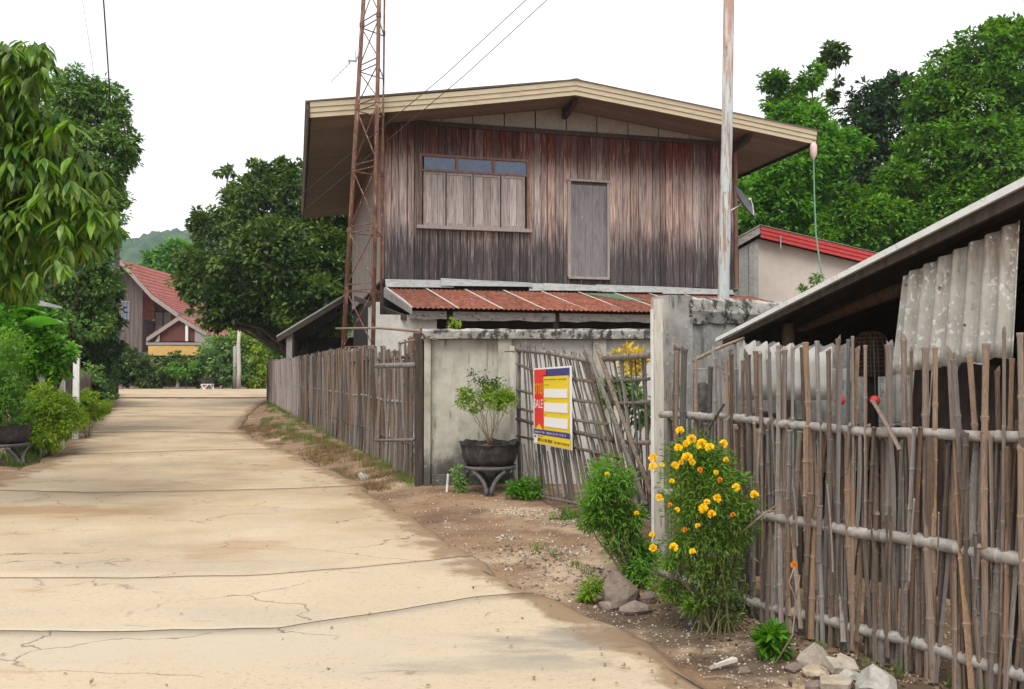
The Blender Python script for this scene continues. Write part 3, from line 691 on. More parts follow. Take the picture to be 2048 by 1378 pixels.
# lower storey
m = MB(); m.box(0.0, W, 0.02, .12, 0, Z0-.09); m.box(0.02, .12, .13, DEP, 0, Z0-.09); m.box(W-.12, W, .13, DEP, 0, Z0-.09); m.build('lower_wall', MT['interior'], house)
m = MB(); m.box(-.08, W+.08, -.04, DEP, Z0-.085, Z0-.03); m.build('floor_beam', MT['darkwood'], house)
# galvanised flashing strips under the boards
for (ua, ub, dv, sl) in ((770, 905, 0, 0), (880, 1062, -4, 6), (1055, 1090, 3, 0), (1085, 1200, 2, 3), (1190, 1330, 3, 2), (1320, 1462, 5, 4)):
    a = hpx(ua, 559+dv + (ua-770)*.018); b = hpx(ub, 559+dv+sl+(ub-770)*.018); c = hpx(ub, 574+dv+(ub-770)*.016)
    d = hpx(ua, 575+dv+(ua-770)*.016)
    m = MB(); yo = -.06 if (ua//10) % 2 else -.075
    m.slab([(d.x, yo-.1, d.z), (c.x, yo-.1, c.z), (b.x, yo, b.z), (a.x, yo, a.z)], (0, .008, .004)); m.build('flashing', MT['flash'], house)
# lean-to with rusty sheets
LZ0 = hpx(780, 577, -.1).z; YE = -2.15
LZ1 = hpx(1000, 620, YE).z
XE0 = hpx(825, 612, YE).x; XT0 = hpx(772, 577, -.1).x
XE1, XT1 = W+.95, W+.4
nS = 10
for q in range(nS):
    def fn(a_, b_, q=q):
        u_ = (q+a_*1.02)/nS; xt = XT0+(XT1-XT0)*u_; xe = XE0+(XE1-XE0)*u_
        X = xt+(xe-xt)*b_; y = -.1+(YE-.1)*b_
        return (X, y, LZ0+(LZ1-LZ0)*b_ + .013*math.sin(u_*(XT1-XT0)*2*math.pi/.105) + .004*(q % 2))
    m = MB(); m.grid(fn, 64, 2)
    o = m.build('rusty_roof_sheet', MT['rust_roof'], house)
    u_ = q/nS; m = MB(); hw = .022
    xt = XT0+(XT1-XT0)*u_; xe = XE0+(XE1-XE0)*u_
    m.slab([(xt-hw, -.1, LZ0+.02), (xt+hw, -.1, LZ0+.02), (xe+hw, YE-.1, LZ1+.02), (xe-hw, YE-.1, LZ1+.02)], (0, 0, .012)); m.build('seam_strip', MT['seam'], house)
# a green patch of paint on the sheets
ga, gb = hpx(1165, 583, -.5), hpx(1275, 595, -.9)
def leanz(y): return LZ0+(LZ1-LZ0)*((y+.1)/(YE))
m = MB(); x0 = ga.x; x1 = gb.x
m.slab([(x0, -.25, leanz(-.25)+.022), (x0+1.0, -.3, leanz(-.3)+.022), (x1+.2, -1.0, leanz(-1.0)+.024), (x1-.3, -1.05, leanz(-1.05)+.024), (x0+.4, -.6, leanz(-.6)+.023)], (0, 0, .006)); m.build('green_sheet_patch', MT['green_sheet'], house)
m = MB(); m.slab([(XT0-.02, -.08, LZ0-.2), (XT0-.02, -.08, LZ0+.02), (XE0-.02, YE-.1, LZ1+.02), (XE0-.02, YE-.1, LZ1-.12)], (-.03, 0, 0)); m.build('rake_board', MT['beam'], house)
# eave beam pieces
bx = [XE0-.05, XE0+.72, XE0+.86, XE0+3.1, XE0+3.2, XE0+6.0, XE1]
for i in (0, 2, 4, 5):
    m = MB(); n_ = 14; xa, xb = bx[i], bx[i+1]
    if i == 5: xa += .05
    for k in range(n_):
        p, q = xa+(xb-xa)*k/n_, xa+(xb-xa)*(k+1)/n_
        za = LZ1-.20-.05*vnoise(p*3, 0, 3); zb = LZ1-.20-.05*vnoise(q*3, 0, 3)
        m.hexa([(p, YE+.0, za), (q, YE+.0, zb), (q, YE+.1, zb), (p, YE+.1, za), (p, YE, LZ1-.05), (q, YE, LZ1-.05), (q, YE+.1, LZ1-.05), (p, YE+.1, LZ1-.05)])
    m.build('eave_beam', MT['beam'], house)
m = MB(); m.box(-.35, XE0+.55, YE+.25, YE+.35, 0, LZ1-.12); m.box(-.35, -.25, YE+.35, .0, 0, LZ1+.15); m.build('porch_wall', MT['whitewall'], house)
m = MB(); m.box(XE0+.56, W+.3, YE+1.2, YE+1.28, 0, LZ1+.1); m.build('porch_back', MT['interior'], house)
m = MB(); m.slab([(-.62, -.1, LZ0-.30), (-.62, -.1, LZ0-.19), (XE0-.1, YE+.1, LZ1-.14), (XE0-.1, YE+.1, LZ1-.25)], (-.05, 0, 0)); m.build('side_barge', MT['darkwood'], house)
for xx in (XE0+.8, XE0+3.15, XE0+6.1):
    m = MB(); m.box(xx-.06, xx+.06, YE+.12, YE+.24, 0, LZ1-.1); m.build('porch_post', MT['darkwood'], house)

# ------------------------------------------------------------------ satellite dish on the house side
dp = P(1484, 408, 21.4)
dish = thing('satellite_dish', 'dark grey satellite dish tilted beside the timber house wall', 'satellite dish', dp)
Rd = (Matrix.Rotation(math.radians(-38), 4, 'Y') @ Matrix.Rotation(math.radians(-78), 4, 'X')).to_4x4()
Rd = Vector((.74, -.47, .48)).to_track_quat('Z', 'Y').to_matrix().to_4x4()
m = MB(); m.lathe([(.01, .0), (.14, .012), (.28, .045), (.42, .10), (.43, .112), (.415, .108), (.28, .055), (.14, .022), (.01, .012)], 28, M=Rd); m.build('reflector', MT['dish'], dish, smooth=True)
m = MB(); m.tube([Rd @ Vector((0, -.4, .1)), Rd @ Vector((0, -.2, .2)), Rd @ Vector((0, 0, .24))], .010, 6); m.tube([Rd @ Vector((0, -.02, .25)), Rd @ Vector((0, 0, .2))], .03, 8); m.build('feed_arm', MT['white'], dish)
m = MB(); m.tube([Rd @ Vector((0, 0, 0)), Rd @ Vector((0, 0, -.10)), Vector((-.35, .1, -.2))], .02, 6); m.build('bracket', MT['metal'], dish)

# insulator bottle at the roof corner and its green hose
ip = P(1627, 300, 21.4)
ins = thing('hanging_bottle', 'pink plastic bottle hanging from the right corner of the roof', 'bottle', ip)
m = MB(); m.lathe([(.02, -.24), (.035, -.2), (.08, -.12), (.085, -.02), (.085, .1), (.07, .14), (.03, .17), (.03, .2)], 14); m.build('body', MT['pink'], ins, smooth=True)
m = MB(); m.tube([(0, 0, .2), (-.02, .0, .3)], .012, 6); m.build('cord', MT['wire'], ins)
m = MB(); m.tube([P(1627, 318, 21.4), P(1629, 400, 20), P(1632, 470, 18.5), P(1640, 530, 17), P(1650, 580, 15)], .018, 6)
tag(m.build('green_hose', MT['greenwire']), 'thin green hose hanging down from the right roof corner', 'hose')

# ================================================================== CONCRETE WALLS
WY = G(848, 976, .05).y
def wallx(u): return P(u, 743, WY).x
def wz(v, Y): return CAM_H + (743-v)*Y/FPX
w1 = thing('concrete_wall', 'stained grey concrete yard wall with coping, long one behind the bamboo gate', 'wall', (0, WY, 0))
ZT = wz(658, WY)
cols_ = [(849, 862), (996, 1024), (1186, 1212), (1330, 1352), (1480, 1500)]
for ua, ub in cols_:
    m = MB(); m.box(wallx(ua), wallx(ub), -.05, .16, -.1, ZT-.10); m.build('pillar', MT['concrete'], w1)
for (ua, ub) in ((862, 996), (1024, 1186), (1212, 1330), (1352, 1480)):
    m = MB(); m.box(wallx(ua)+.002, wallx(ub)-.002, .03, .12, -.1, ZT-.13)
    m.build('panel', MT['concrete'] if ua < 1000 else MT['whitewall'], w1)
m = MB(); n = 60; xa, xb = wallx(846), wallx(1500)
def capfn(a, b):
    x = xa+(xb-xa)*a; e = .012*(vnoise(x*9, 0, 5)-.5)
    prof = [(-.10+e, ZT-.125), (-.11+e, ZT-.03), (-.09+e, ZT-.005+e), (.05, ZT+.004+e*1.6), (.17, ZT-.01), (.18, ZT-.12), (-.10+e, ZT-.125)]
    y, z = prof[round(b*6)]; return (x, y, z)
m.grid(capfn, 90, 6); b0 = len(m.v)
m.slab([(xa, -.10, ZT-.124), (xa, .17, ZT-.121), (xa, .16, ZT-.012), (xa, -.085, ZT-.007)], (-.004, 0, 0))
m.build('coping', MT['concrete_top'], w1)
m = MB(); m.box(wallx(866), wallx(994), -.10, .028, -.1, .22); m.build('plinth', MT['concrete'], w1)

# small pipe and blocks by the wall foot
p = on_ground(893, 984)
pt = thing('water_pipe', 'short pale upright plastic pipe at the foot of the stained wall', 'pipe', p)
m = MB(); m.tube([(0, 0, -.05), (.02, 0, .22)], .014, 8); m.build('tube', MT['white'], pt); m = MB(); m.tube([(.02, 0, .22), (.021, 0, .25)], .02, 8); m.build('cap', MT['bluewire'], pt)

# second wall, running back to the right behind the right-hand fence
FENDN, FENDF = G(2048, 1432), G(1330, 1186)
DR = (FENDF-FENDN).normalized(); DR.z = 0; DR.normalize(); DB = Vector((DR.y, -DR.x, 0))     # along fence (away), to the right
w2o = P(1334, 743, 7.15); w2o.z = 0
ang2 = math.atan2(DB.y, DB.x)
w2 = thing('block_wall', 'cracked grey cement wall beside the pale gate post, above the right bamboo fence', 'wall', w2o, ang2)
Z2 = wz(590, 7.15)
rb = random.Random(5)
m = MB(); m.box(0, .24, -.04, .2, -.1, Z2-.0); m.build('pillar', MT['concrete_grey'], w2)
for k in range(13):
    xx = .245+k*.52
    for j, (za, zb) in enumerate(((-.1, .45), (.455, 1.0), (1.005, 1.52), (1.525, Z2-.20))):
        m = MB(); m.box(xx+rb.uniform(0, .006), xx+.515, 0+rb.uniform(-.006, .006), .12, za, zb); m.build('block', MT['concrete_grey'], w2)
m = MB()
def capfn2(a, b):
    x = .2+6.9*a; e = .03*(fbm(x*9, 0*x, 3, 5)-.5)
    prof = [(-.02+e, Z2-.21+2*e), (-.05+e, Z2-.13-e), (-.035+e*1.5, Z2-.03), (-.0, Z2+e*.8), (.12, Z2+e*.8), (.14, Z2-.2)]
    y, z = prof[round(b*5)]; return (x, y, z)
m.grid(capfn2, 280, 5); m.build('cement_cap', MT['concrete_top'], w2)

# pale post at the gate opening
pb = P(1317, 743, 6.9); pb.z = 0
gp = thing('gate_post', 'tall pale upright post between the bamboo gate and the right bamboo fence', 'post', pb, .15)
m = MB(); zt = wz(598, 6.9)
def pf(k): return .004*math.sin(k*2.1)
for k in range(6):
    za, zb = zt*k/6, zt*(k+1)/6
    m.hexa([(-.045+pf(k), -.03, za), (.03+pf(k), -.03, za), (.03+pf(k), .04, za), (-.045+pf(k), .04, za), (-.045+pf(k+1), -.03, zb), (.03+pf(k+1), -.03, zb), (.03+pf(k+1), .04, zb), (-.045+pf(k+1), .04, zb)])
m.build('shaft', MT['postwhite'], gp)
m = MB(); m.box(-.055, -.046, -.02, .03, .0, zt*.96); m.build('edge_strip', MT['white'], gp)
Yh = WY-.28
hinge = thing('hinge_post', 'slim white post at the left end of the bamboo gate', 'post', (P(1025, 743, Yh).x, Yh, 0))
m = MB(); zt = wz(692, Yh); m.box(-.028, .024, -.03, .03, -.05, zt); m.build('shaft', MT['postwhite'], hinge)
m = MB(); m.tube([(-.1, -.02, zt-.07), (.06, -.04, zt-.06)], .008, 6); m.build('hinge_rod', MT['rust'], hinge)

# ================================================================== BAMBOO
def culm(n_seg, seed, sides=7, half=False):
    r_ = random.Random(seed); prof = []
    z = 0; tap = r_.uniform(.06, .2)
    for i in range(n_seg):
        z0_, z1_ = i/n_seg, (i+1)/n_seg
        k = 1-tap*z0_
        prof += [(.5*k*1.0, z0_), (.5*k*.9, z0_+.06/n_seg*2), (.5*k*.92, z1_-.05/n_seg*2), (.5*k*1.18, z1_-.02/n_seg)]
    prof.append((.5*(1-tap)*.96, 1.0))
    m = MB(); fl_ = .58 if not half else .35
    ex, ey = r_.uniform(-.5, .5), r_.uniform(-.35, .35)
    def ring(r0, zz, slant=0.0):
        b = len(m.v); cx = .5*math.sin(zz*2.6+seed)+ex*zz; cy = .3*math.sin(zz*2.1+seed)
        for q in range(sides):
            an = 2*math.pi*q/sides; m.v.append((cx+r0*math.cos(an), cy+r0*math.sin(an)*fl_, zz+slant*math.cos(an)))
        return b
    sl = r_.choice((0, .006, .012, .02)); prev = None
    for i, (r0, zz) in enumerate(prof):
        b = ring(r0, zz, sl if i == len(prof)-1 else 0)
        if prev is not None:
            for q in range(sides): m.f.append((prev+q, prev+(q+1) % sides, b+(q+1) % sides, b+q))
        else: m.f.append(tuple(b+q for q in range(sides))[::-1])
        prev = b
    m.f.append(tuple(prev+q for q in range(sides)))
    return m
CULMS = [culm(4+(i % 3), i).mesh('bamboo_slat') for i in range(8)]
for me in CULMS: me.materials.append(MT['bamboo'])
DCULMS = [culm(4+(i % 3), i+20).mesh('gate_slat') for i in range(5)]
for me in DCULMS: me.materials.append(MT['bamboo_dark'])
def lath(seed):
    r_ = random.Random(seed); m = MB(); prev = None
    for k in range(7):
        zz = k/6; cx = .4*math.sin(k*.9+seed); hw = .5*(1 if k < 6 else .72); b = len(m.v)
        for (x_, y_) in ((-hw, -.1), (-hw*.3, -.2), (hw*.4, -.19), (hw, -.08), (hw*.5, .08), (-hw*.5, .07)): m.v.append((cx+x_, y_+.1*math.sin(k+seed), zz))
        if prev is not None:
            for q in range(6): m.f.append((prev+q, prev+(q+1) % 6, b+(q+1) % 6, b+q))
        else: m.f.append(tuple(b+q for q in range(6))[::-1])
        prev = b
    m.f.append(tuple(prev+q for q in range(6)))
    return m
LATHS = [lath(i).mesh('split_slat') for i in range(4)]
for me in LATHS: me.materials.append(MT['bamboo'])

def place_slat(parent, p0, p1, w, me, name='bamboo_slat', spin=0.0):
    """p0 foot, p1 tip, in the parent's frame"""
    o = bpy.data.objects.new(name, me); COL.objects.link(o); o.parent = parent
    d = Vector(p1)-Vector(p0); L_ = d.length
    q = d.to_track_quat('Z', 'Y')
    o.rotation_mode = 'QUATERNION'
    from mathutils import Quaternion
    o.rotation_quaternion = q @ Quaternion((0, 0, 1), spin)
    o.location = p0; o.scale = (w, w, L_)
    return o

# ---- right-hand fence (near)
NF = Vector((-DB.x, -DB.y, 0))                    # facing the road
fr = thing('bamboo_fence', 'near fence of loose grey bamboo poles on three thick rails, right of the gate post', 'fence', FENDN, 0)
def fpt(u, v, off=0.0):
    p = on_plane(u, v, FENDN + NF*off, NF); return p - FENDN
rq = random.Random(21)
tops = [(1338, 765, 9), (1352, 702, 10), (1365, 694, 14), (1378, 697, 15), (1388, 716, 8), (1412, 733, 11), (1421, 697, 12), (1432, 716, 12), (1442, 728, 9), (1451, 720, 8), (1460, 707, 13), (1470, 707, 12),
        (1484, 720, 12), (1492, 707, 14), (1508, 702, 16), (1519, 705, 15), (1528, 718, 10), (1535, 702, 9), (1548, 702, 13), (1558, 690, 12), (1577, 697, 20), (1592, 692, 14), (1603, 694, 10), (1617, 684, 13), (1629, 681, 12),
        (1659, 700, 12), (1668, 675, 11), (1688, 702, 13), (1697, 678, 9), (1706, 672, 10), (1718, 695, 11), (1728, 690, 12), (1766, 686, 18), (1779, 688, 8), (1811, 677, 19), (1822, 700, 10), (1844, 694, 15), (1860, 694, 13), (1899, 702, 17), (1919, 718, 14), (1946, 710, 13), (1965, 686, 15), (1990, 738, 13), (2003, 661, 14), (2018, 716, 12), (2038, 665, 15), (2070, 690, 16), (2090, 665, 15), (2130, 650, 17), (2160, 672, 17), (2200, 655, 18), (2240, 640, 18)]
def foot_v(u): return 1186 + (1432-1186)*(u-1330)/(2048-1330)
def rail_v(u, k):
    a, b = ((830, 880), (988, 1125), (1150, 1352))[k]
    return a+(b-a)*(u-1330)/(2048-1330)
for i, (u, v, w) in enumerate(tops):
    off = .035 if i % 2 else -.03
    off += rq.uniform(-.01, .01)
    du = rq.uniform(-16, 22)+4
    ub = u+du*(.6+(u-1330)/900); vb = foot_v(ub)+rq.uniform(-22, 6)
    p1 = fpt(u, v, off); p0 = fpt(ub, vb, -off*.6)
    wd = w/FPX*(FENDN+p1).y*1.04
    place_slat(fr, p0, p1, wd, rq.choice(CULMS), spin=rq.uniform(0, 6))
# lower woven poles which stop at one of the rails
u = 1332.0; i = 0
while u < 2260:
    i += 1
    kt = 0 if rq.random() < .8 else 1
    vt = rail_v(u, kt)-rq.uniform(-26, 14) if kt == 0 else rail_v(u, 1)-rq.uniform(-10, 60)
    wpx = rq.uniform(8, 15)*(1+.35*(u-1330)/700)
    du = rq.uniform(-24, 26)*(.7+(u-1330)/900); ub = u+du
    off = rq.choice((-.045, .03, .05, -.02)) + rq.uniform(-.01, .01)
    vb = foot_v(ub)+rq.uniform(-40, 12)
    p1 = fpt(u, vt, off); p0 = fpt(ub, vb, -off*.7)
    place_slat(fr, p0, p1, wpx/FPX*(FENDN+p1).y, rq.choice(CULMS+LATHS[:2]), spin=rq.uniform(0, 6))
    u += rq.uniform(4.2, 7.2)*(1+.4*(u-1330)/700)
# a few thin hanging bits
for k in range(12):
    u = rq.uniform(1400, 2040); v0 = rail_v(u, 1)-rq.uniform(20, 90); 
    p1 = fpt(u, v0, .06); p0 = fpt(u+rq.uniform(-14, 14), v0+rq.uniform(120, 220), .055)
    place_slat(fr, p0, p1, .016, rq.choice(CULMS), spin=1)
for k in range(3):
    m = MB(); path = []; rad = []
    r0 = (.026, .032, .031)[k]
    pa_, pb_ = fpt(1322, rail_v(1322, k), 0.0), fpt(2300, rail_v(2300, k), 0.0)
    for j in range(15):
        for ff, kk in ((.0, .94), (.5, .93), (.93, .98), (.965, 1.14), (.985, .95)):
            f = (j+ff)/15; p = pa_.lerp(pb_, f); p.z += .012*math.sin(f*9+k)+.004*math.sin(f*31)
            path.append(p); rad.append(r0*kk*(1+.1*f))
    m.tube(path, rad, 10); m.build('rail', MT['bamboo_rail'], fr, smooth=True)
# diagonal dark stick, the wide board at the right edge
place_slat(fr, fpt(1408, 872, .07), fpt(1448, 805, .06), .03, CULMS[2], 'brace'); place_slat(fr, fpt(1800, 900, .06), fpt(1745, 800, .05), .03, CULMS[3], 'brace')
m = MB(); m.slab([fpt(2022, 1432, -.07), fpt(2110, 1452, -.07), fpt(2090, 850, -.07), fpt(2030, 840, -.07)], (DB.x*.03, DB.y*.03, 0)); m.build('wide_board', MT['oldwood'], fr)
# loose orange-brown cane leaning over the fence
m = MB(); m.tube([P(1386, 722, 6.4), P(1435, 697, 6.45), P(1488, 676, 6.55)], [.014, .013, .011], 7)
tag(m.build('leaning_cane', MT['drystem'], smooth=True), 'brown bamboo cane leaning across the top of the near fence', 'cane')
# grey twig sticking out of the near fence
m = MB(); m.tube([P(1480, 1068, 5.0), P(1515, 1038, 4.85), P(1560, 1005, 4.75)], [.007, .006, .003], 6); m.tube([P(1535, 1022, 4.8), P(1556, 1022, 4.72)], [.005, .003], 5)
tag(m.build('twig', MT['drystem']), 'thin grey twig poking out beside the marigolds on the near fence', 'twig')

# ---- long fence on the left (far)
fl = thing('bamboo_fence', 'long fence of tightly woven grey bamboo running along the lane to the far end', 'fence', (FA.x, FA.y, 0))
DL = (FB-FA); DL.z = 0; LL = DL.length; DL.normalize(); NL = Vector((-DL.y, DL.x, 0))
if NL.x > 0: NL = -NL
def topz_l(s):      # height of tips along the fence
    p = FA + DL*s; u = 1024+FPX*p.x/p.y
    v = np.interp(u, [535, 560, 620, 660, 700, 760, 800, 845], [722, 720, 712, 703, 698, 698, 700, 672])
    return float(CAM_H+(743-v)*p.y/FPX)
s = .05; i = 0; far_pos = []
while s < LL:
    base = DL*s; z0_ = gz(FA.x+base.x, FA.y+base.y)
    zt = topz_l(s)+rq.uniform(-.11, .06)
    if s < 1.4: zt = min(zt, 1.95)+rq.uniform(-.25, .15)
    off = NL*((.03 if i % 2 else -.03)+rq.uniform(-.01, .01))
    w = rq.uniform(.042, .07); lean = rq.uniform(-.09, .09)
    p0 = Vector((base.x, base.y, z0_-.03+rq.uniform(-.02, .06)))-off*.8; p1 = Vector((base.x+DL.x*lean, base.y+DL.y*lean, zt))+off
    if i < 298:
        place_slat(fl, p0, p1, w, rq.choice(CULMS+LATHS[:2]), spin=rq.uniform(0, 6))
    else: far_pos.append((p0, p1, w))
    i += 1; s += rq.uniform(.040, .068) if i < 298 else rq.uniform(.05, .085)
m = MB()
for p0, p1, w in far_pos: m.tube([p0, (p0+p1)/2+Vector((0, .01, 0)), p1], w/2, 5)
tag(m.build('far_bamboo', MT['bamboo_far'], fl), kind='stuff')
for z in (.45, 1.0, 1.62):
    m = MB(); path = []
    n_ = 60
    for k in range(n_+1):
        sk = LL*k/n_; q = DL*sk; path.append(Vector((q.x, q.y, gz(FA.x+q.x, FA.y+q.y)+z-.03+.015*math.sin(k))))
    m.tube(path, .024, 7); m.build('rail', MT['bamboo'], fl, smooth=True)
for k in range(9):
    q = DL*(.35+k*4.0)
    m = MB(); m.tube([(q.x+NL.x*-.08, q.y-NL.y*.08, -.1), (q.x-NL.x*.08, q.y-NL.y*.08, 1.9)], .05, 8); m.build('support_post', MT['brownlog'], fl)
# end rails with cut ends near the wall
for v, r0 in ((730, .034), (879, .022)):
    a = P(762, v+2, 12.0)-Vector((FA.x, FA.y, 0)); b = P(838, v, 10.95)-Vector((FA.x, FA.y, 0))
    m = MB(); m.tube([a-NL*-.07, b-NL*-.07], r0, 9); m.build('short_rail', MT['bamboo'], fl, smooth=True)
p = P(838, 743, 10.98)
m = MB(); m.box(p.x-FA.x-.05, p.x-FA.x+.05, p.y-FA.y-.02, p.y-FA.y+.1, 0, 1.98); m.build('end_post', MT['darkwood'], fl)
m = MB(); m.tube([P(672, 657, 15.5), P(760, 656, 13.5), P(860, 664, 10.9)], [.018, .02, .022], 7)
tag(m.build('pole_rail', MT['drystem'], smooth=True), 'thin pale cane reaching from the wall corner to the rusty mast', 'cane')
m = MB(); m.tube([P(800, 687, 11.4), P(860, 672, 10.8)], .014, 6)
tag(m.build('short_cane', MT['drystem'], smooth=True), 'short cane propped at the wall corner under the long cane', 'cane')

# ---- bamboo gate, two leaning leaves between the white hinge post and the pale post
GA = Vector((P(1036, 743, Yh).x, Yh-.02, 0)); GB = P(1306, 743, 7.0); GB.z = 0
gate = thing('bamboo_gate', 'sagging lattice gate of thin dark bamboo with a sale sign on it', 'gate', GA)
DG = (GB-GA).normalized(); NG = Vector((DG.y, -DG.x, 0)); 
if NG.y > 0: NG = -NG
def gpt(u, v, off=0.0): return on_plane(u, v, GA+NG*off, NG)-GA
def pole(name, pts, r0, mt='bamboo_dark', off=0.0, n=6):
    m = MB(); m.tube([gpt(u, v, off) for u, v in pts], r0, n); return m.build(name, MT[mt], gate, smooth=True)
# left leaf : top rail, hinge stile, horizontals and slats
for pts, r0 in (([(1034, 700), (1100, 706), (1182, 722)], .028), ([(1034, 728), (1070, 742), (1120, 754), (1190, 764)], .018), ([(1034, 780), (1070, 788), (1130, 798), (1200, 806)], .018),
                ([(1034, 816), (1080, 826), (1150, 840), (1215, 848)], .018), ([(1034, 838), (1090, 852), (1160, 866), (1225, 880)], .022), ([(1034, 872), (1100, 884), (1170, 900), (1240, 915)], .016), ([(1045, 985), (1100, 996), (1160, 1008), (1200, 1014)], .016)):
    pole('rail', pts, r0)
pole('hinge_stile', [(1037, 690), (1036, 800), (1040, 985)], .022)
rg = random.Random(8)
for k in range(36):
    f = k/35
    ut = 1042+f*138+rg.uniform(-2, 2); vt = 694+f*24-rg.uniform(0, 13)
    ub = ut+12+f*88+rg.uniform(-16, 16); vb = 985+f*38+rg.uniform(-8, 4)
    o = place_slat(gate, gpt(ub, vb, rg.uniform(-.02, .02)), gpt(ut, vt, (.02 if k % 2 else -.02)), rg.uniform(.022, .034), rg.choice(DCULMS), 'gate_slat', rg.uniform(0, 6))
for k in range(34):      # lower infill of close slats
    f = k/33; ut = 1046+f*150+rg.uniform(-4, 4); ub = 1054+f*170+rg.uniform(-8, 8)
    place_slat(gate, gpt(ub, 990+f*34, rg.uniform(-.03, .0)), gpt(ut, 880+f*30+rg.uniform(-20, 20), -.02), rg.uniform(.02, .035), rg.choice(DCULMS), 'gate_slat', 1)
pole('gate_stile', [(1170, 693), (1210, 790), (1248, 890), (1292, 1010)], .023, 'bamboo_dark', off=.05)
# right leaf
pole('gate_stile', [(1193, 690), (1228, 790), (1262, 880), (1304, 990)], .023, 'bamboo_dark', off=.02)
for pts, r0 in (([(1206, 718), (1250, 714), (1306, 710)], .030), ([(1212, 764), (1260, 761), (1306, 757)], .015), ([(1222, 808), (1264, 806), (1306, 803)], .018), ([(1250, 884), (1280, 886), (1306, 884)], .022), ([(1262, 950), (1284, 954), (1306, 958)], .018)):
    pole('rail', pts, r0, off=0)
for k in range(10):
    f = k/9; ut = 1204+f*98; ub = 1262+f*46
    place_slat(gate, gpt(ub, 985+f*70, rg.uniform(-.02, .02)), gpt(ut, 712-rg.uniform(-2, 8), .02 if k % 2 else -.02), rg.uniform(.024, .036), rg.choice(DCULMS), 'gate_slat', rg.uniform(0, 6))

# ---- sale sign, hung on the left leaf
def spt(u, v): return on_plane(u, v, GA+NG*.06, NG)
TL, TR, BR_, BL = spt(1067, 737), spt(1143, 741), spt(1144, 912), spt(1068, 885)
sw = ((TR-TL).length+(BR_-BL).length)/2; shh = ((TL-BL).length+(TR-BR_).length)/2
sx_ = (TR-TL).normalized()
sign = thing('sale_sign', 'yellow, red and navy SALE sign with three blank white boxes hung on the gate', 'sign', TL)
sy_ = (TL-BL).normalized(); sx_ = (sx_-sy_*sx_.dot(sy_)).normalized(); sn = sx_.cross(sy_)
sign.rotation_mode = 'QUATERNION'; sign.rotation_quaternion = Matrix((sx_, sy_, sn)).transposed().to_quaternion()
def plate(name, x0, x1, y0, y1, z, mt, parent=None, th=.002):
    m = MB(); m.box(x0*sw, x1*sw, -y1*shh, -y0*shh, z, z+th); return m.build(name, MT[mt], parent or sign)
brd = plate('board', 0, 1, 0, 1, -.004, 's_white', th=.006)
plate('navy_band', .03, .965, .022, .125, .004, 's_navy')
plate('yellow_panel', .31, .955, .115, .80, .008, 's_yellow')
plate('red_ribbon', .055, .31, .10, .70, .012, 's_red'); plate('red_ribbon', .055, .39, .02, .099, .012, 's_red')
m = MB(); m.slab([(.055*sw, -.7005*shh, .012), (.31*sw, -.7005*shh, .012), (.31*sw, -.815*shh, .012), (.18*sw, -.715*shh, .012), (.055*sw, -.80*shh, .012)][::-1], (0, 0, .002)); m.build('ribbon_tail', MT['s_red'], sign)
plate('yellow_panel', .05, .31, .68, .805, .006, 's_yellow')
for y0, y1 in ((.275, .385), (.45, .565), (.635, .755)): plate('white_box', .335, .93, y0, y1, .014, 's_white')
plate('navy_strip', .03, .975, .805, .87, .012, 's_navy'); plate('yellow_strip', .12, .99, .871, .985, .010, 's_yellow'); plate('white_corner', .03, .119, .871, .985, .0105, 's_white')
def text(body, x, y, hgt, wid, mt, z=.018):
    c = bpy.data.curves.new('lettering', 'FONT'); c.body = body; c.size = 1; c.extrude = 0.0
    t = bpy.data.objects.new('lettering', c); COL.objects.link(t)
    bpy.context.view_layer.update()
    me = bpy.data.meshes.new_from_object(t); bpy.data.objects.remove(t)
    co = np.zeros(len(me.vertices)*3); me.vertices.foreach_get('co', co); co = co.reshape(-1, 3)
    mn, mx_ = co.min(0), co.max(0); d = np.maximum(mx_-mn, 1e-6)
    co[:, 0] = (x + (co[:, 0]-mn[0])/d[0]*wid)*sw; co[:, 1] = (-(y+hgt) + (co[:, 1]-mn[1])/d[1]*hgt)*shh; co[:, 2] = z
    me.vertices.foreach_set('co', co.ravel().astype(np.float32)); me.materials.clear(); me.update()
    return finish('lettering', me, MT[mt], sign)
text('ขาย', .065, .20, .145, .235, 's_orange'); text('SALE', .06, .41, .115, .245, 's_white')
rs = random.Random(4)
def scribble(x0, x1, y, h, mt):     # print too small to read in the photograph
    m = MB(); x = x0
    while x < x1:
        w = rs.uniform(.006, .016)
        if rs.random() < .85:
            yy = y+rs.uniform(0, .2)*h; m.box(x*sw, (x+w*.6)*sw, -(y+h)*shh, -yy*shh, .0165, .0175)
            if rs.random() < .6: m.box((x+w*.6)*sw+.0002, (x+w)*sw, -(yy+h*.3)*shh, -yy*shh, .0165, .0175)
        x += w+.005
    m.build('small_print', MT[mt], sign)
scribble(.345, .93, .150, .014, 's_black'); scribble(.345, .45, .215, .018, 's_black'); scribble(.345, .38, .415, .015, 's_black'); scribble(.345, .38, .60, .015, 's_black')
scribble(.06, .9, .822, .03, 's_pale'); scribble(.16, .55, .912, .045, 's_black'); scribble(.60, .96, .925, .03, 's_black'); scribble(.05, .10, .885, .03, 's_black'); scribble(.16, .28, .885, .012, 's_black')

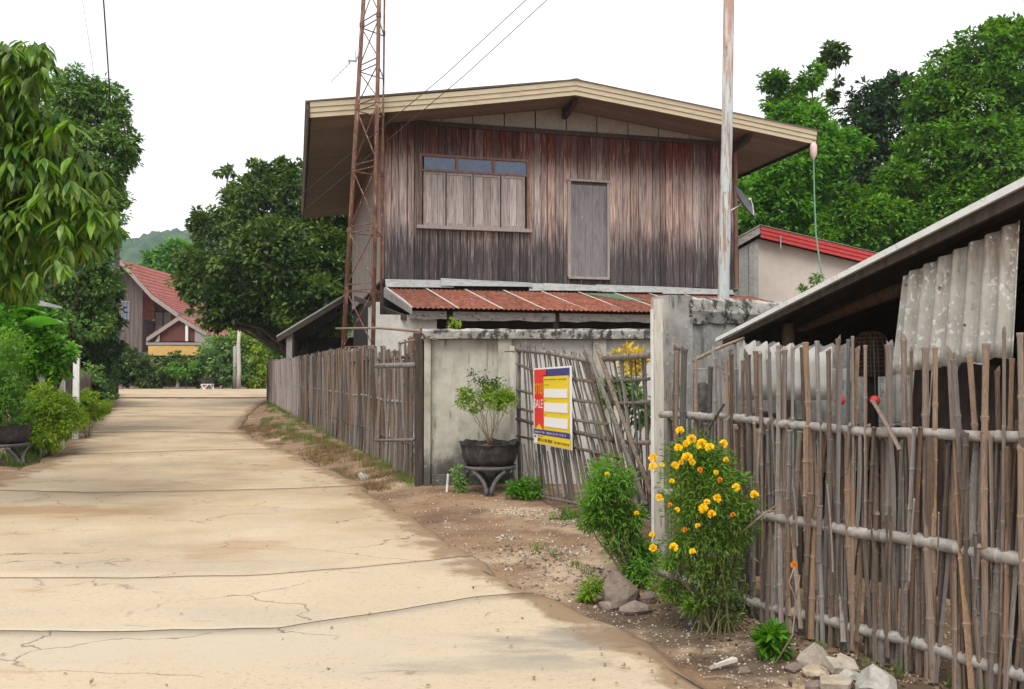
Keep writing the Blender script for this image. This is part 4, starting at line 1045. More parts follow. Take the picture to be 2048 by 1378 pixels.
# ================================================================== RUSTY MAST
def leg_line(ut, ub, vb, Y): return P(ub, vb, Y), P(ut, 0, Y)
TA, TB, TC = 18.25, 17.75, 18.7
mast = thing('lattice_mast', 'rusty red three legged lattice mast standing beside the timber house', 'mast', (P(720, 743, 18.2).x, 18.2, 0))
legs = []
for (ut, ub, Y) in ((727, 686, TA), (758, 746, TB), (769, 761, TC)):
    a, b = P(ub, 700, Y), P(ut, 0, Y); d = (b-a)/(b.z-a.z)
    p0 = a - d*(a.z); p1 = b + d*3.5; legs.append((p0, p1))
mo = Vector(mast.location)
def lp(i, z): a, b = legs[i]; return a+(b-a)*((z-a.z)/(b.z-a.z)) - mo
for i, (a, b) in enumerate(legs):
    m = MB(); m.tube([a-mo, b-mo], (.046, .044, .022)[i], 8); m.build('leg', MT['rust'], mast, smooth=True)
zs = [wz(v, 18.2) for v in (700, 575, 458, 333, 210, 130, 40)] ; zs = [.1] + zs + [zs[-1]+1.0, zs[-1]+2.1, zs[-1]+3.2]
for z in zs[1:-1]:
    for dz in (-.065, .065):
        for i, j in ((0, 1), (0, 2), (1, 2)):
            if j == 2 and dz > 0: continue
            m = MB(); m.tube([lp(i, z+dz), lp(j, z+dz)], .013, 6); m.build('crossbar', MT['rust'], mast)
for k in range(len(zs)-1):
    za, zb = zs[k]+.07, zs[k+1]-.07
    for i, j in ((0, 1),):
        for A_, B_ in ((i, j), (j, i)):
            m = MB(); pa, pb = lp(A_, za), lp(B_, zb); m.tube([pa, pb], .0125, 5); m.build('diagonal_brace', MT['rust'], mast)
for i in range(3):
    for z in (zs[3], zs[5], zs[7]):
        m = MB(); c = lp(i, z); m.tube([c-Vector((0, 0, .05)), c+Vector((0, 0, .05))], (.056, .054, .03)[i], 8); m.build('collar', MT['rust'], mast)
yg = thing('yagi_antenna', 'thin grey rod antenna jutting left from the rusty mast', 'antenna', P(716, 112, 18.2))
yo = Vector(yg.location)
m = MB(); m.tube([P(662, 162, 18.0)-yo, P(700, 124, 18.15)-yo], [.014, .018], 6); m.build('boom', MT['metal'], yg)
m = MB(); m.tube([P(697, 121, 18.1)-yo, P(712, 122, 18.1)-yo, P(716, 110, 18.2)-yo], .022, 6); m.tube([P(710, 100, 18.1)-yo, P(712, 126, 18.1)-yo], .012, 6); m.build('clamp', MT['metal'], yg)
m = MB()
for k in range(7):
    c = P(662+6*k, 162-6*k, 18.05)-yo; m.tube([c+Vector((0, -.16, .02)), c+Vector((0, .16, -.02))], .005, 4)
m.build('elements', MT['metal'], yg)

# tall pale pole standing behind the cement wall
ptall = P(1447, 587, 8.7); pt0 = Vector((ptall.x-.0, 8.7, 0)); top = P(1461, -60, 8.7)
tp = thing('steel_pole', 'tall pale painted steel pole with rust stains in front of the house', 'pole', pt0)
m = MB(); m.tube([Vector((0, 0, -.1)), ptall-pt0, (ptall+top)/2-pt0, top-pt0+Vector((0, 0, .6))], [.058, .057, .055, .054], 16); m.build('shaft', MT['pole'], tp, smooth=True)

# wires
def wire(name, label, pts, r0, mt='wire', group=None, sag=0.0):
    path = []
    P_ = [P(*p) for p in pts]
    for i in range(len(P_)-1):
        for k in range(10):
            f = k/10; q = P_[i].lerp(P_[i+1], f); q.z -= sag*4*f*(1-f); path.append(q)
    path.append(P_[-1]); m = MB(); m.tube(path, r0, 5); return tag(m.build(name, MT[mt], smooth=True), label, 'wire', group)
wire('overhead_wire', 'upper overhead wire crossing the house front to its left eave', [(1300, -230, 12), (890, 150, 15.5), (600, 392, 17.5), (500, 470, 30)], .0075)
wire('overhead_wire', 'lower overhead wire crossing the house front to its left eave', [(1400, -280, 12), (930, 150, 15.5), (612, 418, 17.5), (520, 500, 30)], .0075)
wire('overhead_wire', 'thick overhead wire dropping into the left trees', [(200, -80, 14), (207, 0, 15), (218, 160, 18), (236, 470, 40)], .014)
wire('overhead_wire', 'faint thin wire high at the far upper left', [(150, -90, 14), (165, 0, 15), (190, 160, 20), (214, 470, 42)], .004)
wire('blue_cable', 'upper blue cable sagging under the left tree', [(40, 566, 9), (90, 562, 9.5), (145, 535, 11), (190, 500, 12)], .014, 'bluewire')
wire('blue_cable', 'lower blue cable sagging under the left tree', [(40, 580, 9), (90, 578, 9.5), (150, 552, 11), (195, 508, 12)], .014, 'bluewire')

# ================================================================== SHED ON THE RIGHT
so = P(1445, 674, 6.75); so_xy = Vector((so.x, so.y, 0))
# local frame: x along the rake towards the camera (down the fence), y = to the right/back
XS, YS = -DR, DB
angS = math.atan2(XS.y, XS.x)
shed = thing('open_shed', 'dark open shed with sloping sheet roof and pale roof edge, behind the near fence', 'shed', so_xy, angS)
YL = Vector((-math.sin(angS), math.cos(angS), 0)); sgn = 1 if YL.dot(YS) > 0 else -1
nS_ = YS.copy()
def sloc(p): d = p-so_xy; return Vector((d.dot(XS), d.dot(YL), d.z))
def spx(u, v, off=0.0): return sloc(on_plane(u, v, so_xy+nS_*off, nS_))
e0, e1 = spx(1445, 674), spx(2048, 362)
slope = (e1.z-e0.z)/(e1.x-e0.x); print('shed', e0, e1, slope)
SLX = 4.6; DP = 3.4*sgn
def roofz(x): return e0.z+slope*x
# corrugated roof sheets: ribs run down the slope
nsh = 4
for q in range(nsh):
    y0, y1 = DP*q/nsh, DP*(q+1.02)/nsh
    m = MB(); m.grid(lambda a_, b_: (-.02+SLX*b_, y0+(y1-y0)*a_, roofz(-.02+SLX*b_)+.02*math.sin((y0+(y1-y0)*a_)*2*math.pi/.17)-.03), 40, 4)
    m.build('roof_sheet', MT['shedroof'], shed)
m = MB(); m.slab([(-.04, -.035*sgn, roofz(-.04)-.022), (SLX, -.035*sgn, roofz(SLX)-.05), (SLX, -.035*sgn, roofz(SLX)+.012), (-.04, -.035*sgn, roofz(-.04)+.006)], (0, .03*sgn, 0)); m.build('edge_trim', MT['drip'], shed)
m = MB(); m.slab([(-.0, .0, roofz(0)-.055), (SLX, .0, roofz(SLX)-.16), (SLX, .0, roofz(SLX)-.052), (0, .0, roofz(0)-.024)], (0, .04*sgn, 0)); m.build('rake_rafter', MT['darkwood'], shed)
for (ua, va, ub, vb, off, r0) in ((1600, 652, 1850, 560, .5, .05), (1500, 660, 2048, 440, .9, .035)):
    a, b = spx(ua, va, off), spx(ub, vb, off); m = MB(); m.tube([a, b], r0, 9); m.build('rafter', MT['brownlog'], shed, smooth=True)
for u, off in ((1576, .25),):
    a = spx(u, 640, off); m = MB(); m.tube([(a.x, a.y, 0), (a.x, a.y, roofz(a.x)-.05)], .046, 10); m.build('post', MT['brownlog'], shed, smooth=True)
for x in (2.55, 4.4):
    m = MB(); m.tube([(x, .28*sgn, 0), (x, .28*sgn, roofz(x)-.05)], .05, 10); m.build('post', MT['brownlog'], shed, smooth=True)
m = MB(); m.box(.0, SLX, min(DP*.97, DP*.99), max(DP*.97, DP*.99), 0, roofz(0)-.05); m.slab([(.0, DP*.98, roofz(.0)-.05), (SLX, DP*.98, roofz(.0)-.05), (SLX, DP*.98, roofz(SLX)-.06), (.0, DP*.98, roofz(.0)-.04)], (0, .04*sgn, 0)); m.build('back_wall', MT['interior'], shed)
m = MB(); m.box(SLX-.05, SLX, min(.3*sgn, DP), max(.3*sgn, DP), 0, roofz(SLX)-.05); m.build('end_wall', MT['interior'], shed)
# hanging corrugated sheet
c4 = [spx(1806, 552, .12), spx(2040, 440, .12), spx(2026, 712, .12), spx(1782, 752, .12)]
def cs(a_, b_):
    t = c4[0].lerp(c4[1], a_); bt = c4[3].lerp(c4[2], a_); p = t.lerp(bt, b_)
    p.y += .022*math.sin(a_*2*math.pi*7.5)*sgn; 
    if b_ > .99: p.z += .01*math.sin(a_*31)
    return p
m = MB(); m.grid(cs, 90, 8); sh_ = m.build('hanging_sheet', MT['fibre'], shed, smooth=True)
md = sh_.modifiers.new('thick', 'SOLIDIFY'); md.thickness = .006
for (u, v) in ((1812, 570), (1880, 575), (1990, 480), (2030, 470), (1930, 650)):
    m = MB(); c = spx(u, v, .095); m.tube([c, c+Vector((0, -.008*sgn, 0))], .008, 8); m.build('nail', MT['rust'], shed)

# old dark boards stacked inside the shed
ob = thing('board_stack', 'stack of old dark boards leaning inside the shed behind the near fence', 'boards', so_xy, angS)
rk = random.Random(9); x = .15
while x < 4.3:
    w = rk.uniform(.12, .22); hh = rk.uniform(1.0, 1.25) if x < 1.1 else rk.uniform(1.5, 1.68)
    m = MB(); y0 = .55+rk.uniform(0, .05); m.hexa([(x, y0, 0), (x+w-.01, y0, 0), (x+w-.01, y0+.03, 0), (x, y0+.03, 0), (x+.01, y0+.2, hh), (x+w-.02, y0+.2, hh-.03), (x+w-.02, y0+.23, hh-.03), (x+.01, y0+.23, hh)])
    m.build('board', MT['darkwood'], ob); x += w
# pale scalloped sheet standing behind the fence
so2 = thing('fibre_sheet', 'pale corrugated sheet with scalloped top standing behind the near fence', 'sheet', so_xy, angS)
a, b, c, d = [sloc(on_plane(u, v, so_xy+nS_*-.02, nS_)) for u, v in ((1478, 684), (1665, 700), (1665, 800), (1478, 800))]
def cs2(a_, b_):
    t = a.lerp(b, a_); bt = d.lerp(c, a_); p = t.lerp(bt, b_)
    w_ = math.sin(a_*2*math.pi*7.5); p.y += .02*w_; p.z += .022*w_*(1-b_)
    return p
for k in range(2):
    m = MB(); m.grid(lambda x_, y_: cs2((k+x_)/2*.99+.003*k, y_), 60, 3); o = m.build('sheet_panel', MT['fibre_pale'], so2, smooth=True)
    md = o.modifiers.new('thick', 'SOLIDIFY'); md.thickness = .006

# things kept under the shed
bp = P(1742, 700, 6.6)
bk = thing('wicker_basket', 'round brown wicker coop upside down under the shed roof', 'basket', bp)
m = MB(); rr0 = .125
m.lathe([(.015, .13), (.06, .12), (.10, .08), (.12, .02), (.125, -.1), (.13, -.2)], 20); m.build('lining', MT['darkwood'], bk, smooth=True)
m = MB()
for k in range(16):
    a_ = 2*math.pi*k/16
    m.tube([(math.cos(a_)*r_, math.sin(a_)*r_, z_) for r_, z_ in ((.02, .14), (.068, .127), (.108, .083), (.128, .02), (.133, -.1), (.138, -.2))], .006, 4)
for z_, r_ in ((.12, .075), (.09, .106), (.06, .118), (.03, .13), (0, .133), (-.03, .135), (-.06, .136), (-.09, .137), (-.12, .138), (-.16, .14)):
    m.tube([(math.cos(q*.3927)*r_, math.sin(q*.3927)*r_, z_) for q in range(17)], .006, 4)
m.build('wickerwork', MT['wicker'], bk)
m = MB(); m.tube([(0, 0, -.2-.0), (0, 0, -bp.z+.0)], .05, 8); m.build('stand_post', MT['darkwood'], bk)
gb_ = P(1588, 815, 6.3); 
cr_ = thing('plastic_crate', 'dark green plastic crate behind the near fence rails', 'crate', (gb_.x, gb_.y, .85))
m = MB(); m.box(-.11, .11, -.12, .12, .0, .02); m.box(-.11, -.10, -.12, .12, .02, .3); m.box(.10, .11, -.12, .12, .02, .3); m.box(-.10, .10, -.12, -.11, .02, .3); m.box(-.10, .10, .11, .12, .02, .3); m.box(-.125, .125, -.135, -.12, .27, .3); m.build('body', MT['greenbox'], cr_)
tb = thing('work_table', 'low dark bench under the shed holding the green crate', 'bench', (gb_.x, gb_.y, 0), .4)
m = MB(); m.box(-.2, .75, -.25, .25, .80, .845); m.build('top', MT['darkwood'], tb)
for x_, y_ in ((-.17, -.2), (.7, -.2), (-.17, .2), (.7, .2)):
    m = MB(); m.box(x_-.03, x_+.03, y_-.03, y_+.03, 0, .798); m.build('leg', MT['darkwood'], tb)
for k, (u, v) in enumerate(((1681, 801), (1751, 801))):
    c = P(u, v, 5.75); lt = thing('red_bowl', ('left' if k == 0 else 'right')+' one of two small red bowls hanging behind the near fence', 'bowl', c)
    m = MB(); Mx = Matrix.Rotation(math.radians(90), 4, 'X'); m.lathe([(.003, .02), (.022, .018), (.032, .0), (.034, -.02), (.03, -.02), (.02, .0), (.003, .006)], 16, M=Mx); m.build('body', MT['red'], lt, smooth=True)
    m = MB(); m.tube([(0, 0, .03), (0, .02, .4)], .004, 5); m.build('hanger', MT['wire'], lt)
# dark bundle (tarpaulin-like) left of the crate
tg = P(1405, 815, 6.45)
bd = thing('black_seat', 'black upright padded shape behind the near fence, left of the crate', 'seat', (tg.x, tg.y, 0))
m = MB(); m.lathe([(.02, 1.42), (.045, 1.40), (.055, 1.3), (.055, 1.1), (.07, .95), (.12, .8), (.12, .02)], 12); m.build('cover', MT['tyre'], bd, smooth=True)
m = MB(); m.tube([(.08, 0, 1.0), (.25, .05, 1.12), (.4, .05, 1.08), (.5, .1, 1.0)], [.03, .04, .05, .03], 8); m.build('handlebar', MT['tyre'], bd, smooth=True)
m = MB(); m.lathe([(.01, 1.2), (.16, 1.17), (.22, 1.02), (.20, .8), (.22, .3), (.24, .0)], 14, M=Matrix.Translation((.5, .15, 0))); m.build('covered_body', MT['tyre'], bd, smooth=True)

# ================================================================== RED ROOFED BUILDING, right background
YR = 27.0
def rz(v): return CAM_H+(743-v)*YR/FPX
def rx(u): return P(u, 743, YR).x
rbld = thing('cream_building', 'cream rendered building with red fascia to the right of the timber house', 'building', (rx(1518), YR, 0))
ox = rx(1518)
def rl(u, v, y=0.0):
    p = on_plane(u, v, (0, YR+y, 0), (0, 1, 0)); return Vector((p.x-ox, y, p.z))
pk_, rt_, lf_ = rl(1518, 456), rl(1765, 515), rl(1462, 488)
sl = (rt_.z-pk_.z)/(rt_.x-pk_.x)
def rzz(x): return pk_.z+sl*x
XE = 9.0
m = MB(); m.slab([(0, 0, 0), (XE-.6, 0, 0), (XE-.6, 0, rzz(XE-.6)-.33), (0, 0, pk_.z-.33)], (0, 6, 0)); m.build('wall', MT['cream'], rbld)
for k in range(3):
    d0, d1 = -.0-.115*k, -.105-.115*k
    m = MB(); m.slab([(0, -.35+.02*k, pk_.z+d1), (XE, -.35+.02*k, rzz(XE)+d1), (XE, -.35+.02*k, rzz(XE)+d0), (0, -.35+.02*k, pk_.z+d0)], (0, .03, 0)); m.build('fascia_board', MT['red'], rbld)
m = MB(); m.grid(lambda a_, b_: (-.02+XE*b_, -.38+6.5*a_, rzz(-.02+XE*b_)+.03+.02*math.sin(a_*200)), 120, 2); m.build('roof_sheet', MT['roof_grey'], rbld)
l2 = rl(1440, 500)
m = MB(); m.slab([(l2.x, -.3, l2.z-.2), (-.005, -.3, pk_.z-.22), (-.005, -.3, pk_.z+.02), (l2.x, -.3, l2.z+.02)], (0, .05, 0)); m.build('left_rake', MT['beam'], rbld)
m = MB(); m.slab([(l2.x-.3, -.33, l2.z-.1), (-.01, -.33, pk_.z+.03), (-.01, -.33, pk_.z+.06), (l2.x-.3, -.33, l2.z-.07)], (0, 6.3, 0)); m.build('left_roof', MT['roof_grey'], rbld)
x0g = rl(1462, 560).x
for k in range(7):
    xa = x0g - .25 + (-.01-x0g+.25)*k/7; xb = x0g-.25 + (-.01-x0g+.25)*(k+1)/7
    m = MB(); m.slab([(xa, -.1-.02*(k % 2), 0), (xb-.008, -.1-.02*(k % 2), 0), (xb-.008, -.1-.02*(k % 2), pk_.z-.35+.55*xb), (xa, -.1-.02*(k % 2), pk_.z-.35+.55*xa)], (0, .03, 0)); m.build('metal_sheet', MT['flash'] if k % 3 else MT['roof_grey'], rbld)
m = MB(); q = rl(1561, 475, -.4); m.tube([(q.x, -.4, q.z+.05), (q.x, -.4, q.z-.35)], .022, 6); m.build('rain_spout', MT['metal'], rbld)

# ================================================================== FAR HOUSE with red roof
YH = 66.0
def fz(v, Y=YH): return CAM_H+(743-v)*Y/FPX
def fx(u, Y=YH): return (u-1024)*Y/FPX
fh = thing('far_house', 'distant plank house with steep faded red roof at the end of the lane', 'house', (fx(240), YH, 0))
fo = fx(240)
def F(u, v, y=0.0): return Vector((fx(u, YH+y)-fo, y, fz(v, YH+y)))
apx = F(240, 520, -1); ev = F(356, 626, -1); brk = F(302, 588, -1)
def fsl(x): return float(np.interp(x, [apx.x, brk.x, ev.x], [apx.z, brk.z, ev.z]))
LR = 15.0
nr = 15
for sd_ in (1, -1):
    for k in range(nr):
        xa = apx.x+(ev.x-apx.x)*k/nr; xb = apx.x+(ev.x-apx.x)*(k+1.12)/nr
        m = MB(); m.slab([(apx.x+sd_*(xa-apx.x), -1.0, fsl(xa)+.02), (apx.x+sd_*(xb-apx.x), -1.0, fsl(min(xb, ev.x))+.08), (apx.x+sd_*(xb-apx.x), -1.0, fsl(min(xb, ev.x))+.02), (apx.x+sd_*(xa-apx.x), -1.0, fsl(xa)-.03)][::sd_], (0, LR, 0)); m.build('tile_course', MT['redtile'], fh)
for a, b in ((apx, brk), (brk, ev)):
    for sd_ in (1, -1):
        m = MB(); m.slab([(apx.x+sd_*(a.x-apx.x), -1.06, a.z-.38), (apx.x+sd_*(b.x-apx.x), -1.06, b.z-.38), (apx.x+sd_*(b.x-apx.x), -1.06, b.z-.02), (apx.x+sd_*(a.x-apx.x), -1.06, a.z-.02)], (0, .05, 0)); m.build('barge_board', MT['frame_grey'], fh)
# plank gable wall
xa, xb = F(150, 700).x, F(284, 700).x; zb_ = fz(705)
x = xa
while x < xb-.02:
    x2 = min(x+.34, xb); m = MB(); g = .01
    def zr_(q): return fsl(abs(q-apx.x)+apx.x)-.3
    m.slab([(x+g, 0, zb_), (x2-g, 0, zb_), (x2-g, 0, zr_(x2-g)), (x+g, 0, zr_(x+g))], (0, .04, 0)); m.build('plank', MT['farwood'], fh); x = x2
m = MB(); m.box(xa, xb, .05, 8, 0, zb_+2.5); m.build('body', MT['farwood'], fh)
xc = F(362, 700).x
m = MB(); m.slab([(xb, 2.2, zb_-1), (xc+.6, 2.2, zb_-1), (xc+.6, 2.2, 4.6), (xb, 2.2, 7)], (0, .1, 0)); m.build('veranda_wall', MT['farred'], fh)
m = MB(); m.box(xb, xc+1, -.9, 2.2, zb_-.15, zb_); m.build('veranda_floor', MT['farwood'], fh)
for u in (186, 205, 232, 250):
    a, b = F(u-8, 642, -.05), F(u+8, 602, -.05)
    m = MB(); m.box(a.x, b.x, -.09, -.02, a.z, a.z+.08); m.box(a.x, b.x, -.09, -.02, b.z-.08, b.z); m.box(a.x, a.x+.07, -.09, -.02, a.z+.08, b.z-.08); m.box(b.x-.07, b.x, -.09, -.02, a.z+.08, b.z-.08)
    m.box((a.x+b.x)/2-.025, (a.x+b.x)/2+.025, -.085, -.02, a.z+.08, b.z-.08); m.box(a.x+.07, (a.x+b.x)/2-.026, -.084, -.02, (a.z+b.z)/2-.02, (a.z+b.z)/2+.02); m.box((a.x+b.x)/2+.026, b.x-.07, -.084, -.02, (a.z+b.z)/2-.02, (a.z+b.z)/2+.02)
    wf2 = m.build('window', MT['frame_grey'], fh)
    m = MB(); m.box(a.x+.03, b.x-.03, -.03, -.012, a.z+.03, b.z-.03); m.build('pane', MT['pane'], wf2)
for u in (318, 335):
    a, b = F(u-7, 665, 2.2), F(u+7, 625, 2.2)
    m = MB(); m.box(a.x, b.x, 2.1, 2.17, a.z, b.z); m.build('veranda_door', MT['frame_grey'], fh)
m = MB(); m.box(F(180, 660).x, F(224, 660).x, -1.6, -.1, fz(668), fz(652)); m.build('orange_awning', MT['redtile'], fh)
# porch
a, b, c = F(357, 632, -3), F(452, 688, -3), F(292, 676, -3)
for (p, q) in ((c, a), (a, b)):
    m = MB(); m.slab([(p.x, -3, p.z-.3), (q.x, -3, q.z-.3), (q.x, -3, q.z), (p.x, -3, p.z)], (0, .06, 0)); m.build('porch_barge', MT['frame_grey'], fh)
    for k in range(6):
        p1, p2 = p.lerp(q, k/6), p.lerp(q, (k+1.06)/6)
        m = MB(); m.slab([(p1.x, -2.98, p1.z+.02), (p2.x, -2.98, p2.z+.02), (p2.x, -2.98, p2.z+.07), (p1.x, -2.98, p1.z+.07)], (0, 6, 0)); m.build('porch_tile_course', MT['redtile'], fh)
m = MB(); m.slab([(a.x, -2.9, a.z-.3), (c.x+.4, -2.9, c.z-.35), (a.x+.02, -2.9, b.z+.1-.02), (b.x-.6, -2.9, b.z)], (0, .04, 0))
g1, g2, g3 = F(372, 652, -3), F(388, 682, -3), F(340, 682, -3)
m = MB(); m.slab([(g1.x-.1, -2.92, a.z-.3), (g1.x+.1, -2.92, a.z-.4), (g1.x+.1, -2.92, g2.z), (g1.x-.1, -2.92, g2.z)], (0, .05, 0)); m.build('king_post', MT['white'], fh)
m = MB(); m.slab([(g2.x, -2.9, g2.z-.05), (b.x-.4, -2.9, b.z+.02), (g2.x, -2.9, a.z-.98)], (0, .05, 0)); m.build('gable_infill', MT['frame_grey'], fh)
m = MB(); m.slab([(c.x+.6, -2.9, g2.z-.05), (c.x+.9, -2.9, g2.z-.05), (a.x-1.4, -2.9, g2.z+.5)], (0, .05, 0)); m.build('gable_infill', MT['frame_grey'], fh)
m = MB(); m.slab([(c.x+.5, -2.7, g2.z), (b.x-.6, -2.7, g2.z), (a.x, -2.7, a.z-.35)], (0, .03, 0)); m.build('gable_back', MT['farred'], fh)
q0, q1 = F(296, 700, -3), F(410, 700, -3)
m = MB(); m.box(c.x, b.x-.2, -3.05, -2.95, fz(690, 63), fz(685, 63)); m.build('tie_beam', MT['frame_grey'], fh)
m = MB(); m.box(q0.x, q1.x, -3.0, -2.9, fz(711, 63), fz(691, 63)); m.build('ochre_band', MT['yellowfascia'], fh)
for xx in (q0.x+.2, (q0.x+q1.x)/2, q1.x-.1, b.x-.4):
    m = MB(); m.box(xx-.1, xx+.1, -2.85, -2.65, 0, fz(712, 63)); m.build('porch_post', MT['frame_grey'], fh)
m = MB(); m.box(q0.x-2, b.x, 0.2, .4, 0, fz(705)); m.build('lower_wall', MT['interior'], fh)

# dark shed roof behind the timber house, left
YD = 33.0
a, b = P(553, 672, YD), P(705, 580, YD)
sd2 = thing('lean_to_shed', 'dark open shed with sloping roof just beyond the rusty mast', 'shed', (a.x, YD, 0))
dx, dz_ = b.x-a.x, b.z-a.z
for k in range(5):
    m = MB(); y0, y1 = 4*k/5, 4*(k+1)/5-.01
    m.slab([(0, y0, a.z-.04), (dx, y0, b.z-.04), (dx, y0, b.z+.02), (0, y0, a.z+.02)], (0, y1-y0, 0)); m.build('roof_sheet', MT['roof_grey'] if k == 0 else MT['shedroof'], sd2)
m = MB(); m.slab([(0.02, -.04, a.z-.26), (dx, -.04, b.z-.26), (dx, -.04, b.z-.045), (0.02, -.04, a.z-.045)], (0, .05, 0)); m.build('rafter', MT['darkwood'], sd2)
q = P(577, 700, YD).x-a.x
m = MB(); m.box(q-.11, q+.11, .1, .3, 0, a.z+.1); m.build('post', MT['beam'], sd2)
m = MB(); m.box(.3, dx+3, 3.8, 3.95, 0, a.z+.1); m.box(dx+.5, dx+.6, 0.1, 3.79, 0, b.z-.3); m.build('back_wall', MT['interior'], sd2)

# ================================================================== LEFT SIDE: old board fence, posts, signboard, utility pole
A0, A1 = Vector((P(20, 743, 15).x, 15, 0)), Vector((P(231, 743, 48).x, 48, 0))
of = thing('board_fence', 'old grey board fence along the left verge of the lane', 'fence', A0)
DO = (A1-A0); LO = DO.length; DO.normalize(); NO = Vector((DO.y, -DO.x, 0))
s = 0; ro = random.Random(12)
while s < LO:
    w = ro.uniform(.13, .19); q = DO*s; q2 = DO*(s+w-.02); yy = 15+q.y
    z0_ = gz(A0.x+q.x, A0.y+q.y); zt = z0_+1.35+ro.uniform(-.12, .12)
    n_ = NO*ro.uniform(.0, .02)
    m = MB(); m.hexa([q+n_+Vector((0, 0, z0_-.05)), q2+n_+Vector((0, 0, z0_-.05)), q2+n_+NO*.02+Vector((0, 0, z0_-.05)), q+n_+NO*.02+Vector((0, 0, z0_-.05)), q+n_+Vector((0, 0, zt)), q2+n_+Vector((0, 0, zt-.02)), q2+n_+NO*.02+Vector((0, 0, zt-.02)), q+n_+NO*.02+Vector((0, 0, zt))])
    m.build('board', MT['oldwood'], of); s += w
for z in (.4, 1.0):
    m = MB(); m.tube([Vector((0, 0, z))-NO*.03, DO*LO+Vector((0, 0, z+.15))-NO*.03], .03, 6); m.build('rail', MT['oldwood'], of)
for k, (u, vt, vb, Y, lab) in enumerate(((88, 722, 800, 15.5, 'white concrete post nearest the lane bushes, leftmost of three'), (123, 705, 815, 16.5, 'white concrete post in the middle of three by the left verge'), (153, 707, 790, 19.0, 'white concrete post standing rightmost of three by the left verge'))):
    b = P(u, 743, Y); o = thing('concrete_post', lab, 'post', (b.x, Y, 0), .3, 'white posts on the left verge')
    zt = wz(vt, Y); m = MB(); m.box(-.06, .06, -.06, .06, -.05, zt-.03); m.build('shaft', MT['white'], o)
    m = MB(); m.slab([(-.06, -.06, zt-.029), (.06, -.06, zt-.029), (.035, -.035, zt), (-.035, -.035, zt)], (0, .12, 0)); m.build('post_top', MT['white'], o)
sb = P(102, 700, 16.8)
sg = thing('notice_board', 'tall dark notice board with faint pale lines among the left bushes', 'sign', (sb.x, sb.y, 0), .1)
def bz(v): return wz(v, 16.8)
m = MB(); m.box(-.28, .16, -.02, .02, bz(702), bz(628)); m.build('panel', MT['darkwood'], sg)
m = MB(); m.slab([(-.24, -.04, bz(611)), (.2, -.04, bz(617)), (.2, -.04, bz(606)+-.07), (-.24, -.04, bz(600))], (0, .03, 0)); m.build('header', MT['metal'], sg)
m = MB(); rs = random.Random(2)
for k in range(9):
    z_ = bz(634+k*7.5); x_ = -.25
    while x_ < .12: 
        w = rs.uniform(.02, .07); m.box(x_, x_+w, -.026, -.021, z_-.02, z_); x_ += w+.02
m.build('lettering', MT['metal'], sg)
m = MB(); m.box(-.315, -.29, -.02, .02, 0, bz(612)); m.build('frame', MT['darkwood'], sg); m = MB(); m.box(.17, .195, -.02, .02, 0, bz(622)); m.build('frame', MT['darkwood'], sg)
up = P(231, 743, 43)
ut = thing('utility_pole', 'dark slender utility pole in front of the distant red roofed house', 'pole', (up.x, 43, 0))
m = MB(); m.tube([(0, 0, -.1), (.0, 0, 8.6)], [.16, .11], 10); m.build('shaft', MT['darkwood'], ut, smooth=True)
m = MB(); m.box(-.3, .3, -.2, -.12, 3.4, 4.1); m.build('meter_box', MT['interior'], ut)

# ================================================================== VEGETATION
LEAF = (np.array([(0, 0, 0), (-.5, .45, .12), (0, 1, -.05), (.5, .45, .12)], float), np.array([(0, 1, 2), (0, 2, 3)]))
BIGLEAF = (np.array([(0, 0, 0), (-.42, .22, .05), (0, .25, -.02), (.42, .22, .05), (-.5, .55, .02), (0, .58, -.06), (.5, .55, .02), (-.24, .83, -.08), (0, .85, -.13), (.24, .83, -.08), (0, 1.05, -.25)], float),
           np.array([(0, 2, 1), (0, 3, 2), (1, 2, 5), (1, 5, 4), (2, 3, 6), (2, 6, 5), (4, 5, 8), (4, 8, 7), (5, 6, 9), (5, 9, 8), (7, 8, 10), (8, 9, 10)]))
BLADE = (np.array([(-.5, 0, 0), (.5, 0, 0), (.35, .5, .12), (-.35, .5, .12), (0, 1, .45)], float), np.array([(0, 1, 2), (0, 2, 3), (3, 2, 4)]))

